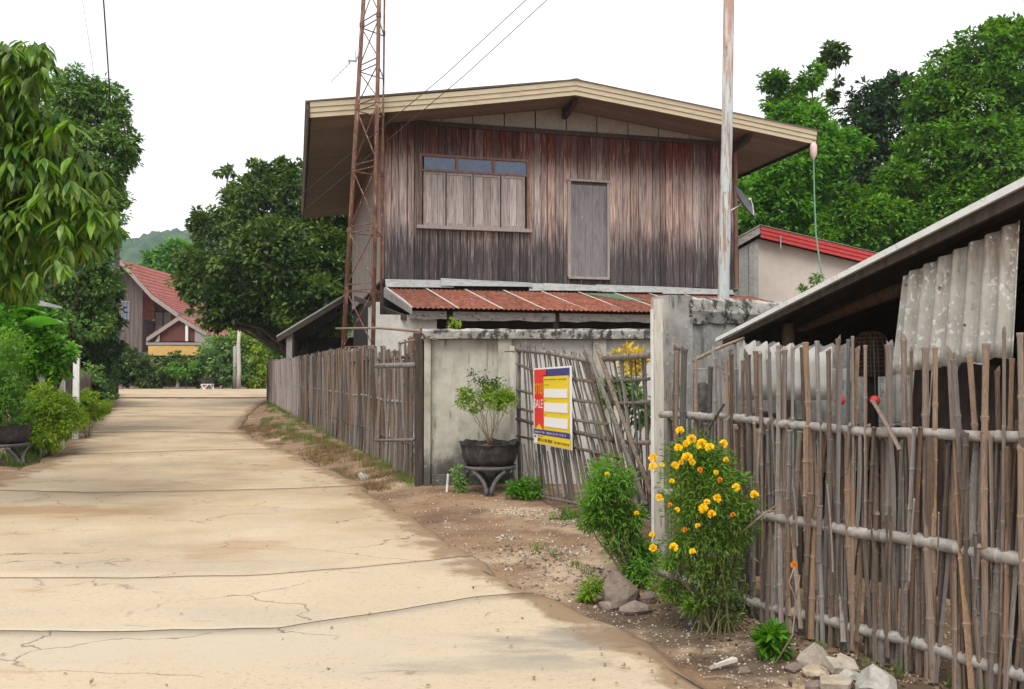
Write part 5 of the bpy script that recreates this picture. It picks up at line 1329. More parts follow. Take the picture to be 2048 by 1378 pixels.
def rand_dir(n, rng):
    v = rng.normal(size=(n, 3)); return unit(v)
def foliage(name, mt, parent, C, R, n_cl, m_leaf, leaf, seed, spread=.32, droop=.3, shell=.45, aspect=.5, flat_=.7, kind=True, tmpl=LEAF, cut=None):
    """C (k,3) blob centres and R (k,3) radii, in the parent's frame; clusters of leaves through each blob"""
    rng = np.random.default_rng(seed); C = np.asarray(C, float); R = np.asarray(R, float)
    if R.ndim == 1: R = np.repeat(R[:, None], 3, 1)
    wgt = (R.prod(1))**(2/3); wgt /= wgt.sum()
    idx = rng.choice(len(C), n_cl, p=wgt)
    d = rand_dir(n_cl, rng); rad = rng.uniform(shell, 1, n_cl)**.7; rad = np.where(rng.random(n_cl) < .10, rad*1.18, rad)
    lump = .78+.5*fbm(d[:, 0]*2.2+idx*3.1, d[:, 2]*2.2+d[:, 1]*2, 3, seed)
    cc = C[idx]+d*R[idx]*(rad*lump)[:, None]
    csz = spread*R[idx].mean(1)*rng.uniform(.5, 1.25, n_cl)
    k = rng.integers(int(m_leaf*.5), int(m_leaf*1.5)+1, n_cl)
    ci = np.repeat(np.arange(n_cl), k); n = len(ci)
    off = rand_dir(n, rng)*(rng.uniform(0, 1, n)**.5)[:, None]*csz[ci][:, None]; off[:, 2] *= flat_
    pos = cc[ci]+off
    if cut is not None:
        kp = cut(pos); pos = pos[kp]; ci = ci[kp]; off = off[kp]; n = len(pos)
    yd = unit(unit(off)+rand_dir(n, rng)*.7+d[ci]*.4); yd[:, 2] -= droop*rng.uniform(.3, 1.4, n); yd = unit(yd)
    zh = rand_dir(n, rng)*.55+d[ci]*.35+np.array([0, 0, .8])
    L_ = leaf*rng.uniform(.65, 1.3, n)
    sz = np.stack([L_*aspect, L_, L_], 1)
    o = scatter(name, tmpl[0], tmpl[1], pos, frames(yd, zh), sz, MT[mt], parent)
    if kind: o['kind'] = 'stuff'
    return o, cc
def limbs(parent, base, cc, C, r0, mt='bark', n=14, name='trunk', seed=0, top=None):
    """trunk to the mid of the crown, limbs to the blob centres"""
    rr_ = random.Random(seed); C = [Vector(c) for c in C]
    mid = Vector((sum(c.x for c in C)/len(C), sum(c.y for c in C)/len(C), min(c.z for c in C)))
    base = Vector(base); hub = base.lerp(mid, .75)
    m = MB(); pth = [base]
    for k in range(1, 6):
        f = k/5; pth.append(base.lerp(hub, f)+Vector((rr_.uniform(-1, 1), rr_.uniform(-1, 1), 0))*r0*.6)
    m.tube(pth, [r0*(1.35-.2*k) if k == 0 else r0*(1.05-.1*k) for k in range(6)], 9)
    m.build(name, MT[mt], parent, smooth=True)
    m = MB()
    for c in C:
        s = pth[rr_.randint(3, 5)]; q = [s]
        for k in range(1, 5):
            q.append(s.lerp(c, k/4)+Vector((rr_.uniform(-1, 1), rr_.uniform(-1, 1), rr_.uniform(-1, 1)))*(c-s).length*.06)
        m.tube(q, [r0*.5, r0*.38, r0*.28, r0*.18, r0*.08], 6)
    for i in rr_.sample(range(len(cc)), min(n*4, len(cc))):
        t = Vector(cc[i]); c = min(C, key=lambda q_: (q_-t).length); m.tube([c, c.lerp(t, .5)+Vector((0, 0, rr_.uniform(-.1, .1))), t], [r0*.12, r0*.08, r0*.03], 4)
    m.build('limbs', MT[mt], parent, smooth=True)

def tree(name, label, cat, Y, base_u, blobs, leaf, n_cl, m_leaf, mt, r0=.2, seed=1, group=None, ysc=.9, base_z=0.0, **kw):
    """blobs: (u, v, radius in px, dY)"""
    bx = (base_u-1024)*Y/FPX; zb = base_z+rise(Y)
    t = thing(name, label, cat, (bx, Y, zb), 0, group)
    C = []; R = []
    for (u, v, r, dy) in blobs:
        y = Y+dy; p = P(u, v, y); r_ = r*y/FPX
        C.append((p.x-bx, dy, p.z-zb)); R.append((r_, r_*ysc, r_*kw.get('vs', .9)))
    kw.pop('vs', None)
    o, cc = foliage('crown', mt, t, C, R, n_cl, m_leaf, leaf, seed, **kw)
    limbs(t, (0, 0, 0), cc, C, r0, seed=seed)
    return t

# --- middle tree left of the house
tree('broad_tree', 'dark dense spreading tree left of the house eave, beyond the woven fence', 'tree', 37, 655,
     [(520, 430, 78, 0), (600, 400, 75, 1), (660, 420, 60, 3), (450, 520, 60, -1), (540, 520, 88, -1.5), (630, 530, 85, 0), (415, 455, 38, 0), (480, 390, 34, 0), (440, 620, 30, -2), (405, 600, 30, -2), (385, 520, 30, 0), (425, 640, 22, -2), (448, 340, 17, 0), (515, 345, 26, 0), (565, 345, 30, 1), (400, 560, 45, 0), (460, 600, 45, -1), (560, 600, 55, -1), (640, 600, 60, 0), (700, 560, 60, 2), (700, 450, 60, 3), (600, 640, 45, 1), (540, 635, 38, 1), (660, 640, 40, 1), (480, 630, 30, 0), (500, 615, 40, -1), (540, 610, 42, -1), (590, 620, 40, -2), (640, 590, 45, -2)],
     .25, 2300, 26, 'l_mid', .22, 4, spread=.28, shell=.5)
# --- tree behind the near-left tree
tree('tall_tree', 'tall dull green tree behind the large drooping leaves at the left', 'tree', 20, 62,
     [(150, 200, 62, 0), (205, 205, 52, 0), (110, 300, 95, 0), (205, 300, 66, 0), (244, 285, 34, 0), (235, 240, 26, 0), (240, 330, 26, 0), (225, 400, 30, 0), (225, 470, 24, 0), (120, 420, 110, 0), (200, 400, 50, 0), (60, 500, 100, 1), (150, 520, 80, 0), (205, 480, 30, 0), (30, 330, 90, 1), (190, 560, 50, 0), (232, 350, 26, 0), (130, 620, 60, 0), (180, 640, 45, 0), (60, 600, 70, 1)],
     .115, 2900, 24, 'l_left', .2, 5, spread=.24, shell=.45)
tree('dark_tree', 'very dark tree filling the gap behind the notice board at the left', 'tree', 34, 150,
     [(60, 560, 80, 0), (140, 600, 70, 0), (190, 590, 50, 2), (170, 660, 55, 0), (90, 680, 70, 0), (205, 690, 38, 4), (20, 640, 80, 0), (200, 640, 40, 3), (175, 720, 45, 2)],
     .26, 1000, 22, 'l_dark', .2, 6, spread=.28)

tree('dark_tree', 'black looking tree mass under the dark spreading tree left of the house', 'tree', 44, 620,
     [(560, 640, 40, 0), (620, 620, 60, 0), (680, 600, 60, 0), (600, 560, 60, 0), (520, 610, 40, 0), (650, 670, 40, 0), (590, 680, 30, 0)], .3, 420, 16, 'l_dark', .2, 7, spread=.3)

# --- right-hand wood: separate trees
RG = 'trees behind the buildings at the right'
tree('slender_tree', 'slender open-crowned tree topping the right wood, nearest the tall pole', 'tree', 34, 1580,
     [(1550, 165, 28, 0), (1590, 190, 26, 0), (1570, 215, 34, 0), (1620, 160, 24, 0), (1545, 215, 20, 0), (1610, 225, 34, 0), (1640, 140, 16, 0)], .2, 360, 18, 'l_forest', .16, 11, RG, spread=.4, shell=.2)
tree('slender_tree', 'thin wispy tree sticking up highest between the slender and dark trees', 'tree', 36, 1668,
     [(1665, 100, 22, 0), (1672, 118, 20, 0), (1648, 128, 14, 0), (1680, 165, 10, 0), (1664, 190, 14, 0)], .24, 90, 12, 'l_mid', .07, 12, RG, spread=.4, shell=.1)
tree('leafy_tree', 'bright leafy tree right of the satellite dish and behind the roof corner', 'tree', 31, 1600,
     [(1570, 240, 36, 0), (1625, 255, 45, 0), (1580, 335, 62, -1), (1540, 375, 45, -1), (1640, 320, 55, 0), (1570, 420, 58, -1), (1640, 400, 48, 0), (1510, 430, 40, -1), (1620, 460, 55, 0), (1690, 300, 45, 1), (1500, 350, 42, 0)],
     .19, 1400, 20, 'l_bright', .22, 13, RG, spread=.30)
tree('dark_crowned_tree', 'dark crowned tree in the middle of the right wood', 'tree', 35, 1745,
     [(1740, 205, 44, 0), (1790, 190, 42, 1), (1725, 260, 50, 0), (1790, 265, 60, 1), (1750, 330, 60, 0), (1700, 380, 55, 1), (1780, 390, 55, 0)], .26, 620, 18, 'l_dark', .22, 14, RG, spread=.30)
tree('great_tree', 'huge fresh green tree rising at the right edge of the photo', 'tree', 30, 1950,
     [(1960, 110, 62, 0), (2020, 80, 45, 0), (1900, 150, 60, 0), (2050, 130, 80, 0), (1870, 215, 62, 0), (1960, 220, 100, 0), (2060, 240, 90, 0), (1880, 310, 85, 0), (1980, 330, 105, -1), (2080, 350, 90, 0), (1850, 400, 75, 0), (1940, 430, 90, -1), (2130, 200, 100, 0), (2150, 90, 80, 0), (1990, 60, 26, 0), (1840, 170, 32, 0), (2180, 350, 110, 0)],
     .19, 4000, 22, 'l_forest', .4, 15, RG, spread=.22, shell=.5)
tree('bushy_tree', 'lower bushy tree just above the red fascia of the cream building', 'tree', 29, 1720,
     [(1700, 450, 52, 0), (1760, 430, 60, 0), (1660, 480, 48, 0), (1810, 470, 60, 0), (1740, 490, 50, 0), (1840, 490, 60, 0), (1790, 360, 42, 0), (1700, 400, 36, 0)], .18, 1300, 20, 'l_forest', .16, 16, RG, spread=.28)
tree('dark_tree', 'dark tree showing under the right eave behind the dish', 'tree', 37, 1490,
     [(1480, 420, 60, 0), (1490, 350, 60, 0), (1530, 470, 60, 0), (1600, 520, 60, 0), (1680, 520, 60, 0), (1760, 520, 60, 0), (1850, 520, 60, 0), (1660, 420, 60, 2), (1720, 450, 70, 2), (1840, 420, 90, 2), (1940, 480, 90, 2)], .28, 900, 16, 'l_dark', .2, 17, RG, spread=.3)

# --- far-end bushes
tree('pale_green_tree', 'pale bright green tree rising behind the distant red roof', 'tree', 84, 340,
     [(335, 510, 24, 0), (310, 525, 22, 0), (355, 520, 24, 0), (370, 500, 14, 0), (350, 495, 16, 0), (300, 545, 20, 0), (340, 550, 28, 0), (372, 540, 24, 0)], .6, 260, 14, 'l_bright', .3, 20, spread=.35)
def shrub(label, Y, blobs, leaf, n, m_, mt, seed, name='shrub', cat='shrub', r0=.04, group=None, **kw):
    bu = sum(b[0] for b in blobs)/len(blobs)
    return tree(name, label, cat, Y, bu, blobs, leaf, n, m_, mt, r0, seed, group, **kw)
shrub('round dark green bush beside the far stand at the lane end', 59.5, [(430, 700, 34, 0), (465, 695, 26, 0), (445, 735, 38, 0), (410, 745, 22, 0), (480, 745, 28, 0)], .30, 260, 18, 'l_left', 21)
shrub('yellowish hedge bush right of the bare post at the lane end', 60, [(500, 670, 28, 0), (530, 690, 32, 0), (500, 710, 34, 0), (540, 730, 34, 0), (515, 755, 28, 0), (478, 660, 18, 1), (555, 665, 30, 2)], .28, 320, 18, 'l_yellowg', 22)
shrub('mixed green bush in front of the far house porch', 60, [(280, 730, 30, 0), (330, 745, 28, 0), (370, 735, 26, 0), (250, 720, 30, 0), (300, 760, 24, 0), (390, 755, 20, 0), (345, 720, 16, 0)], .30, 260, 16, 'l_mid', 23)
shrub('small bright bush before the far porch', 59, [(350, 738, 16, 0), (372, 748, 14, 0), (395, 735, 14, 0)], .25, 90, 14, 'l_feather', 24)
shrub('dark bush at the left end of the cross lane', 60, [(240, 745, 26, 0), (215, 735, 28, 0), (265, 750, 22, 0), (195, 715, 30, -3)], .28, 220, 18, 'l_dark', 25)
shrub('pale leafy bush beside the dark lean-to shed', 44, [(560, 660, 22, 0), (590, 655, 20, 0), (575, 690, 24, 0), (540, 675, 18, 0), (560, 715, 24, 0)], .24, 220, 18, 'l_left', 26)
# weathered bare post at the far lane end
b = G(477, 775); bp_ = thing('bare_post', 'pale weathered tree-stump post among bushes at the far end', 'post', (P(477, 743, 58.5).x, 58.5, .2))
m = MB(); m.tube([(0, 0, 0), (.04, 0, 1.4), (-.02, 0, 3.2), (.03, 0, 4.2)], [.16, .14, .12, .10], 8); m.build('shaft', MT['postwhite'], bp_, smooth=True)
m = MB(); m.tube([(-.25, .1, 0), (-.26, .1, 3.0)], [.16, .15], 8); m.build('stub', MT['beam'], bp_, smooth=True)

# ------------------------------------------------------------------ tyre planters
def planter(label, loc, s=1.0, rz=0.0, detail=True, seed=0):
    t = thing('tyre_planter', label, 'planter', loc, rz)
    rr_ = random.Random(seed)
    wob = lambda i, a: ((.012*math.sin(9*a+seed)+.008*math.sin(17*a), .016*math.sin(7*a+1)+.01*math.sin(13*a)) if i in (5, 6, 7) else (0, 0))
    z0_ = .34*s
    prof = [(.02, z0_), (.24*s, z0_), (.31*s, z0_+.02*s), (.345*s, z0_+.08*s), (.36*s, z0_+.18*s), (.375*s, z0_+.275*s), (.39*s, z0_+.29*s), (.35*s, z0_+.28*s), (.335*s, z0_+.2*s), (.3*s, z0_+.19*s)]
    m = MB(); m.lathe(prof, 56, wob); m.build('bowl', MT['tyre'], t, smooth=True)
    m = MB()
    for zz, rr2 in ((.27, .376),):
        m.tube([(math.cos(2*math.pi*k/40)*rr2*s, math.sin(2*math.pi*k/40)*rr2*s, z0_+zz*s) for k in range(41)], .007*s, 5)
    m.build('tread_rib', MT['tyre'], t, smooth=True)
    m = MB(); m.lathe([(.001, z0_+.235*s), (.15*s, z0_+.24*s), (.332*s, z0_+.225*s)], 24, lambda i, a: (0, .01*math.sin(5*a+i))); m.build('soil', MT['soil'], t)
    m = MB(); m.lathe([(.28*s, z0_-.055*s), (.335*s, z0_-.05*s), (.34*s, z0_-.005), (.30*s, z0_-.004), (.28*s, z0_-.05*s)], 40); m.build('stand_ring', MT['rubber_grey'], t, smooth=True)
    for k in range(4):
        a = math.pi/4+k*math.pi/2+.3
        d = Vector((math.cos(a), math.sin(a), 0)); tn = Vector((-d.y, d.x, 0))
        m = MB()
        for sgn_ in (-1, 1):
            path = []
            for j in range(9):
                f = j/8
                r_ = (.27+.09*(1-f)**1.5)*s; z_ = (z0_-.06*s)*(f**.75)
                w_ = sgn_*(.03+.17*f**1.7)*s
                path.append(d*r_+tn*w_+Vector((0, 0, z_)))
            path = [p_*1.0 for p_ in path]
            m.tube(path, [.034*s]*2+[.028*s]*7, 6, flat=.55)
        m.build('leg', MT['rubber_grey'], t, smooth=True)
    return t
pl1 = on_ground(980, 985)
pc = Vector((P(979, 743, pl1.y+.0).x, pl1.y+.1, gz(pl1.x, pl1.y)))
s1 = 118/FPX*pc.y/.76
planter('black cut-tyre planter on an arched stand beside the stained wall', pc, s1, .5, seed=1)
pl2 = on_ground(20, 935)
pc2 = Vector((P(10, 743, pl2.y+.3).x, pl2.y+.3, gz(pl2.x, pl2.y)))
planter('black cut-tyre planter at the left edge of the photo', pc2, 1.05, 0.15, seed=2)
pl3 = P(415, 743, 57.3)
t3 = planter('pale small tyre planter at the far end of the lane', (pl3.x, 57.3, gz(pl3.x, 57.3)+.06), 1.2, .3, seed=3)
for ch in t3.children:
    if ch.name.startswith(('leg', 'stand')): ch.data.materials[0] = MT['white']

def stems(parent, base, tips, r0, mt='stem', name='stems', seed=0):
    rr_ = random.Random(seed); m = MB(); base = Vector(base)
    for t in tips:
        t = Vector(t); q = [base+Vector((rr_.uniform(-1, 1), rr_.uniform(-1, 1), 0))*r0*2]
        for k in range(1, 5):
            f = k/4; q.append(base.lerp(t, f)+Vector((rr_.uniform(-1, 1), rr_.uniform(-1, 1), 0))*(t-base).length*.05*(1 if k < 4 else 0))
        m.tube(q, [r0, r0*.85, r0*.65, r0*.45, r0*.25], 5)
    return m.build(name, MT[mt], parent, smooth=True)
# shrub in the middle planter
ps = thing('potted_shrub', 'small bright green shrub growing in the planter by the wall', 'shrub', pc+Vector((0, 0, .56*s1)))
Yp = pc.y
def ploc(u, v, o, Y, dy=0): return P(u, v, Y+dy)-Vector(o.location)
bl = [(935, 795, 22, -.05), (965, 800, 18, .1), (985, 790, 26, -.1), (1010, 790, 22, .05), (1022, 800, 14, 0), (945, 815, 14, 0), (1000, 808, 18, -.05), (925, 788, 12, 0)]
C = [ploc(u, v, ps, Yp, dy) for u, v, r, dy in bl]; R = [r*Yp/FPX for u, v, r, dy in bl]
foliage('leaves', 'l_yellowg', ps, C, R, 150, 14, .042, 31, spread=.5, droop=.1, shell=.1)
bl2 = [(955, 760, 22, 0), (975, 775, 18, .1), (945, 745, 12, 0), (990, 765, 16, 0)]
C2 = [ploc(u, v, ps, Yp, dy) for u, v, r, dy in bl2]; R2 = [r*Yp/FPX for u, v, r, dy in bl2]
foliage('dull_leaves', 'l_dark', ps, C2, R2, 60, 8, .036, 32, spread=.5, shell=.1)
stems(ps, (0, 0, 0), C+C2, .007, 'drystem', 'branches', 5)

# plants in and behind the left planter
def clump(label, Y, blobs, leaf, n, m_, mt, seed, name='shrub', cat='shrub', st='stem', aspect=.5, base=None, r0=.012, **kw):
    bu = sum(b[0] for b in blobs)/len(blobs); x = P(bu, 743, Y).x
    bz_ = gz(x, Y) if base is None else base
    t = thing(name, label, cat, (x, Y, bz_))
    C = [P(u, v, Y+dy)-Vector(t.location) for u, v, r, dy in blobs]; R = [r*(Y)/FPX for u, v, r, dy in blobs]
    foliage('leaves', mt, t, C, R, n, m_, leaf, seed, aspect=aspect, **kw)
    stems(t, (0, 0, 0), C, r0, st, 'stems', seed); return t
clump('soft green feathery plant growing in the left planter', pc2.y, [(0, 740, 40, 0), (30, 800, 34, 0), (0, 830, 36, 0), (45, 845, 20, 0), (-40, 800, 50, 0), (20, 700, 36, 0), (10, 770, 36, 0)], .07, 420, 16, 'l_feather', 41, 'potted_plant', 'plant', base=pc2.z+.58, aspect=.28, spread=.4, shell=.1)
clump('yellow green spray of leaves above the left planter', pc2.y+.3, [(0, 770, 30, 0), (20, 790, 22, 0), (-30, 770, 30, 0), (10, 745, 20, 0)], .07, 130, 14, 'l_yellowg', 42, 'potted_plant', 'plant', base=pc2.z+.58, aspect=.35, spread=.4, shell=.1)
clump('round leafy green shrub on a thin dark trunk at the left', 15.5, [(60, 660, 42, 0), (95, 680, 34, 0), (30, 650, 40, .3), (60, 710, 40, 0), (100, 720, 26, 0), (20, 690, 40, .3), (110, 745, 20, 0), (80, 640, 26, 0), (130, 700, 20, 0), (40, 620, 26, .2)], .12, 420, 18, 'l_bright', 43, 'round_shrub', 'shrub', 'bark', r0=.05, spread=.35)
clump('bright yellow green bush beside the leftmost white post', 15.2, [(85, 800, 30, 0), (110, 820, 34, 0), (80, 845, 32, 0), (125, 845, 30, 0), (145, 830, 24, .8), (100, 872, 24, -.2), (70, 870, 22, 0)], .075, 620, 18, 'l_yellowg', 44, 'verge_bush', 'shrub', aspect=.3, spread=.35, shell=.2)
clump('low yellowish bush farther along the left verge', 19.5, [(165, 815, 26, 0), (150, 838, 22, -.5), (190, 820, 22, 1), (178, 798, 20, 0), (210, 812, 16, 3)], .08, 300, 18, 'l_yellowg', 45, 'verge_bush', 'shrub', aspect=.35, spread=.35, shell=.2)
clump('dark green bush at the foot of the board fence', 32, [(205, 795, 18, 0), (222, 780, 16, 3), (190, 770, 20, 0), (215, 750, 22, 5), (185, 745, 20, 0)], .14, 200, 18, 'l_left', 46, 'verge_bush', 'shrub', spread=.35, shell=.2)

# banana plant: each leaf a part
bn = thing('banana_plant', 'banana plant with broad pale green leaves beside the notice board', 'plant', (P(60, 743, 15).x, 15.6, .05))
bo = Vector(bn.location)
def banana_leaf(p0, p1, w, droop, roll):
    p0, p1 = Vector(p0), Vector(p1); ax = p1-p0; side = Vector((ax.y, -ax.x, 0)); 
    side = (Matrix.Rotation(roll, 3, ax.normalized()) @ (ax.cross(Vector((0, .8, .6))).normalized()))
    m = MB()
    def fn(a, b):
        c = p0+ax*b+Vector((0, 0, -droop*(b-.35)**2+droop*.12)); ww = w*math.sin(min(1, b*1.05+.03)*math.pi)**.55*(1-.2*b)
        k = (a-.5)*2; return c+side*ww*k/2+Vector((0, 0, -.25*abs(k)*w*.5+.012*math.sin(b*70)*abs(k)))
    m.grid(fn, 6, 26); return m.build('leaf', MT['l_banana'], bn, smooth=True)
banana_leaf(P(42, 655, 15.2)-bo, P(132, 628, 14.8)-bo, .3, .5, .3); banana_leaf(P(20, 640, 15.4)-bo, P(95, 612, 15.2)-bo, .32, .4, .1); banana_leaf(P(20, 640, 15.6)-bo, P(42, 545, 15.4)-bo, .26, .2, .9); banana_leaf(P(20, 650, 15.6)-bo, P(-40, 560, 15.6)-bo, .3, .4, .5); banana_leaf(P(20, 650, 15.6)-bo, P(-60, 640, 15.2)-bo, .3, .6, .2)
m = MB(); m.tube([(-.25, 0, 0), (-.3, 0, 1.2), P(20, 648, 15.6)-bo], [.1, .08, .05], 9); m.build('trunk', MT['stem'], bn, smooth=True)

# ------------------------------------------------------------------ near-left tree with big drooping leaves
YT = 8.6
nt = thing('broadleaf_tree', 'near tree with large drooping light green leaves at the upper left', 'tree', (-7.6, YT+.6, .05))
no_ = Vector(nt.location)
rng = np.random.default_rng(77)
bnd = [(60, -80, 112), (85, -80, 112), (150, -80, 108), (180, -80, 50), (225, -80, 140), (300, -80, 175), (340, -80, 210), (420, -80, 232), (480, -80, 240), (505, -80, 215), (540, -80, 110), (600, -80, 35)]
bv = np.array([b[0] for b in bnd]); br_ = np.array([b[2] for b in bnd])
tips = []
for (u, v) in ((92, 88), (70, 92), (100, 118), (25, 95), (10, 110), (48, 105), (85, 145), (140, 240), (120, 225), (165, 300), (190, 345), (215, 375), (225, 420), (228, 450), (205, 430), (180, 420), (200, 340), (150, 380), (120, 300), (95, 280)):
    tips.append((u, v, YT+rng.uniform(-.3, .3)))
for _k in range(330):
    v_ = rng.uniform(-60, 520); tips.append((rng.uniform(-520, -90), v_, YT+rng.uniform(-1.0, 2.2)))
while len(tips) < 950:
    v = rng.uniform(80, 570); mx_ = np.interp(v, bv, br_)-22; u = rng.uniform(-100, mx_)
    tips.append((u, v, YT+rng.uniform(-.5, 1.0)))
pos, yd, zh, sz = [], [], [], []
cells = []
for (u, v, Y) in tips:
    c = np.array(P(u, v, Y)-no_); k = rng.integers(6, 13)
    for j in range(k):
        a = rng.uniform(0, 2*math.pi); dr_ = rng.uniform(.35, 1.4)
        d = np.array([math.cos(a), math.sin(a), -dr_*1.5]); d /= np.linalg.norm(d)
        pos.append(c+np.array([0, 0, rng.uniform(-.05, .03)])+d*.02); yd.append(d); zh.append([math.cos(a)*.8, math.sin(a)*.8-.3, .7])
        L_ = rng.uniform(.125, .26)*(.85 if v < 150 else 1); sz.append((L_*rng.uniform(.24, .34), L_, L_*.8))
pos, yd, zh, sz = map(lambda a: np.array(a, float), (pos, yd, zh, sz))
ax = frames(yd, zh)
# the leaves that show largest are parts of their own, the rest one part
order = np.argsort((pos+np.array(no_))[:, 1] - sz[:, 1]*2 + 9*((pos+np.array(no_))[:, 0] < -.62*(pos+np.array(no_))[:, 1])); big = order[:296]; rest = order[296:]
leafme = []
for k in range(5):
    T = BIGLEAF[0].copy(); T[:, 2] += .05*np.sin(T[:, 1]*4+k)*(k-2)*.4
    me = bpy.data.meshes.new('leaf'); me.from_pydata(T.tolist(), [], [tuple(int(i) for i in f) for f in BIGLEAF[1]]); me.update()
    me.polygons.foreach_set('use_smooth', [True]*len(me.polygons)); leafme.append(me)
MT['l_mango_single'] = mat('broad_leaf_single', [(.03,.08,.01),(.10,.20,.02),(.24,.31,.045)], scale=(1, 1, 1), nscale=1.0, detail=3, rough=.5, bump=0, rnd=.45, rhue=.15, trans=.35, spec=.3, lo=.3, hi=.7)
for me in leafme: me.materials.append(MT['l_mango_single'])
for i, j in enumerate(big):
    o = bpy.data.objects.new('leaf', leafme[i % 5]); COL.objects.link(o); o.parent = nt
    Mx = Matrix((ax[j][0], ax[j][1], ax[j][2])).transposed().to_4x4(); Mx.translation = Vector(pos[j])
    o.matrix_local = Mx @ Matrix.Diagonal((sz[j][0], sz[j][1], sz[j][2], 1))
o = scatter('foliage', BIGLEAF[0], BIGLEAF[1], pos[rest], ax[rest], sz[rest], MT['l_mango'], nt, smooth=True); o['kind'] = 'stuff'
m = MB(); base = Vector((0, 0, 0)); hub = Vector((.2, .1, 3.1))
m.tube([base, base.lerp(hub, .4)+Vector((.05, 0, 0)), hub, P(-200, -20, YT+.4)-no_], [.17, .14, .11, .05], 10); m.build('trunk', MT['bark'], nt, smooth=True)
m = MB(); rr_ = random.Random(3)
hubs = [P(-150, 330, YT+.5)-no_, P(-40, 260, YT+.3)-no_, P(60, 380, YT+.4)-no_, P(-10, 150, YT+.5)-no_, P(120, 400, YT+.3)-no_, P(-320, 200, YT+.6)-no_]
for h_ in hubs:
    mid_ = (hub*.9).lerp(h_, .55)+Vector((0, 0, .12)); m.tube([hub*.9, mid_, h_], [.07, .045, .02], 6)
for (u, v, Y) in tips[:350:1]:
    t = P(u, v-4, Y)-no_; s_ = min(hubs, key=lambda h_: (h_-t).length)
    if (s_-t).length > 1.1: continue
    m.tube([s_, s_.lerp(t, .5)+Vector((0, 0, rr_.uniform(.02, .12))), t], [.014, .009, .004], 5)
m.build('branches', MT['bark'], nt, smooth=True)

# ------------------------------------------------------------------ marigolds
def flower_mesh(seed):
    r_ = np.random.default_rng(seed); pos = []; yd = []; zh = []; sz = []
    for el, n_ in ((1.35, 5), (.95, 9), (.5, 12), (.05, 13), (-.35, 11)):
        for j in range(n_):
            a = 2*math.pi*(j+r_.uniform(-.35, .35))/n_; e = el+r_.uniform(-.15, .15)
            d = np.array([math.cos(a)*math.cos(e), math.sin(a)*math.cos(e), math.sin(e)])
            pos.append(d*.45); yd.append(unit(d+r_.normal(size=3)*.22)); zh.append(r_.normal(size=3)); L_ = .52*r_.uniform(.8, 1.15); sz.append((.55, L_, L_))
    T = np.array([(-.25, 0, 0), (.25, 0, 0), (.5, .75, .15), (0, 1, -.1), (-.5, .75, .15)], float)
    V = []; F_ = []; ax_ = frames(np.array(yd), np.array(zh))
    for i in range(len(pos)):
        b = len(V); V += ((T*np.array(sz[i])) @ ax_[i]+pos[i]).tolist(); F_.append(tuple(b+q for q in range(5)))
    me = bpy.data.meshes.new('flower'); me.from_pydata(V, [], F_); me.update(); return me
FLM = [flower_mesh(i) for i in range(4)]
for me in FLM[:3]: me.materials.append(MT['petal'])
FLM[3].materials.append(MT['petal_orange'])
def flowers(parent, pts, Y, seed=0, orange=False):
    rr_ = random.Random(seed); o0 = Vector(parent.location)
    for (u, v, d) in pts:
        y = Y-rr_.uniform(.22, .38); o = bpy.data.objects.new('flower', FLM[3] if orange else FLM[rr_.randint(0, 2)]); COL.objects.link(o); o.parent = parent
        o.location = P(u, v, y)-o0; s_ = d/2/FPX*y*1.0; o.scale = (s_, s_, s_*1.05); o.rotation_euler = (rr_.uniform(.1, .9), rr_.uniform(-.4, .4), rr_.uniform(0, 6))
b1 = on_ground(1430, 1268); Y1 = b1.y+.05
mg = thing('marigold_bush', 'tall marigold bush full of yellow flowers in front of the near fence', 'flowering bush', (b1.x, Y1, gz(b1.x, Y1)))
bl = [(1385, 905, 42, 0), (1430, 920, 36, 0), (1365, 950, 36, 0), (1420, 970, 50, -.05), (1460, 960, 30, .05), (1380, 1010, 42, 0), (1450, 1020, 46, 0), (1490, 1010, 22, 0), (1400, 1070, 46, 0), (1460, 1080, 38, .05), (1360, 1080, 26, 0), (1400, 1130, 34, 0), (1450, 1140, 32, .05), (1345, 1120, 20, 0), (1335, 1180, 26, .1), (1380, 1200, 22, 0), (1480, 1060, 26, .1)]
mo_ = Vector(mg.location)
C = [P(u, v, Y1+dy)-mo_ for u, v, r, dy in bl]; R = [r*Y1/FPX for u, v, r, dy in bl]
foliage('leaves', 'l_marigold', mg, C, R, 820, 14, .034, 51, spread=.75, aspect=.26, shell=.1, droop=.2)
stems(mg, (0, 0, 0), C, .009, 'stem', 'stems', 2)
bl = [(1440, 1170, 34, 0), (1470, 1200, 26, 0), (1400, 1220, 24, 0), (1430, 1130, 40, .05), (1480, 1120, 28, .05)]
m = MB(); rr_ = random.Random(6)
for k in range(22):
    u = rr_.uniform(1370, 1500); v = rr_.uniform(1060, 1180); p = P(u, v, Y1+rr_.uniform(-.05, .15))-mo_; q = Vector((rr_.uniform(-.14, .14), rr_.uniform(-.1, .1), 0))
    m.tube([q, q.lerp(p, .5)+Vector((rr_.uniform(-.03, .03), 0, 0)), p], [.004, .0035, .002], 4)
m.build('dry_stems', MT['stem'], mg)
low = [(1430, 1170, 34, 0), (1470, 1190, 30, .05), (1400, 1200, 26, 0), (1450, 1230, 26, 0), (1360, 1170, 24, 0)]
foliage('low_leaves', 'l_mid', mg, [P(u, v, Y1+dy)-mo_ for u, v, r, dy in low], [r*Y1/FPX for u, v, r, dy in low], 130, 10, .032, 57, spread=.9, aspect=.3, shell=.05)
flowers(mg, [(1400, 940, 12), (1466, 1030, 11), (1340, 1010, 10), (1370, 1060, 11), (1440, 960, 12)], Y1, 12, True)
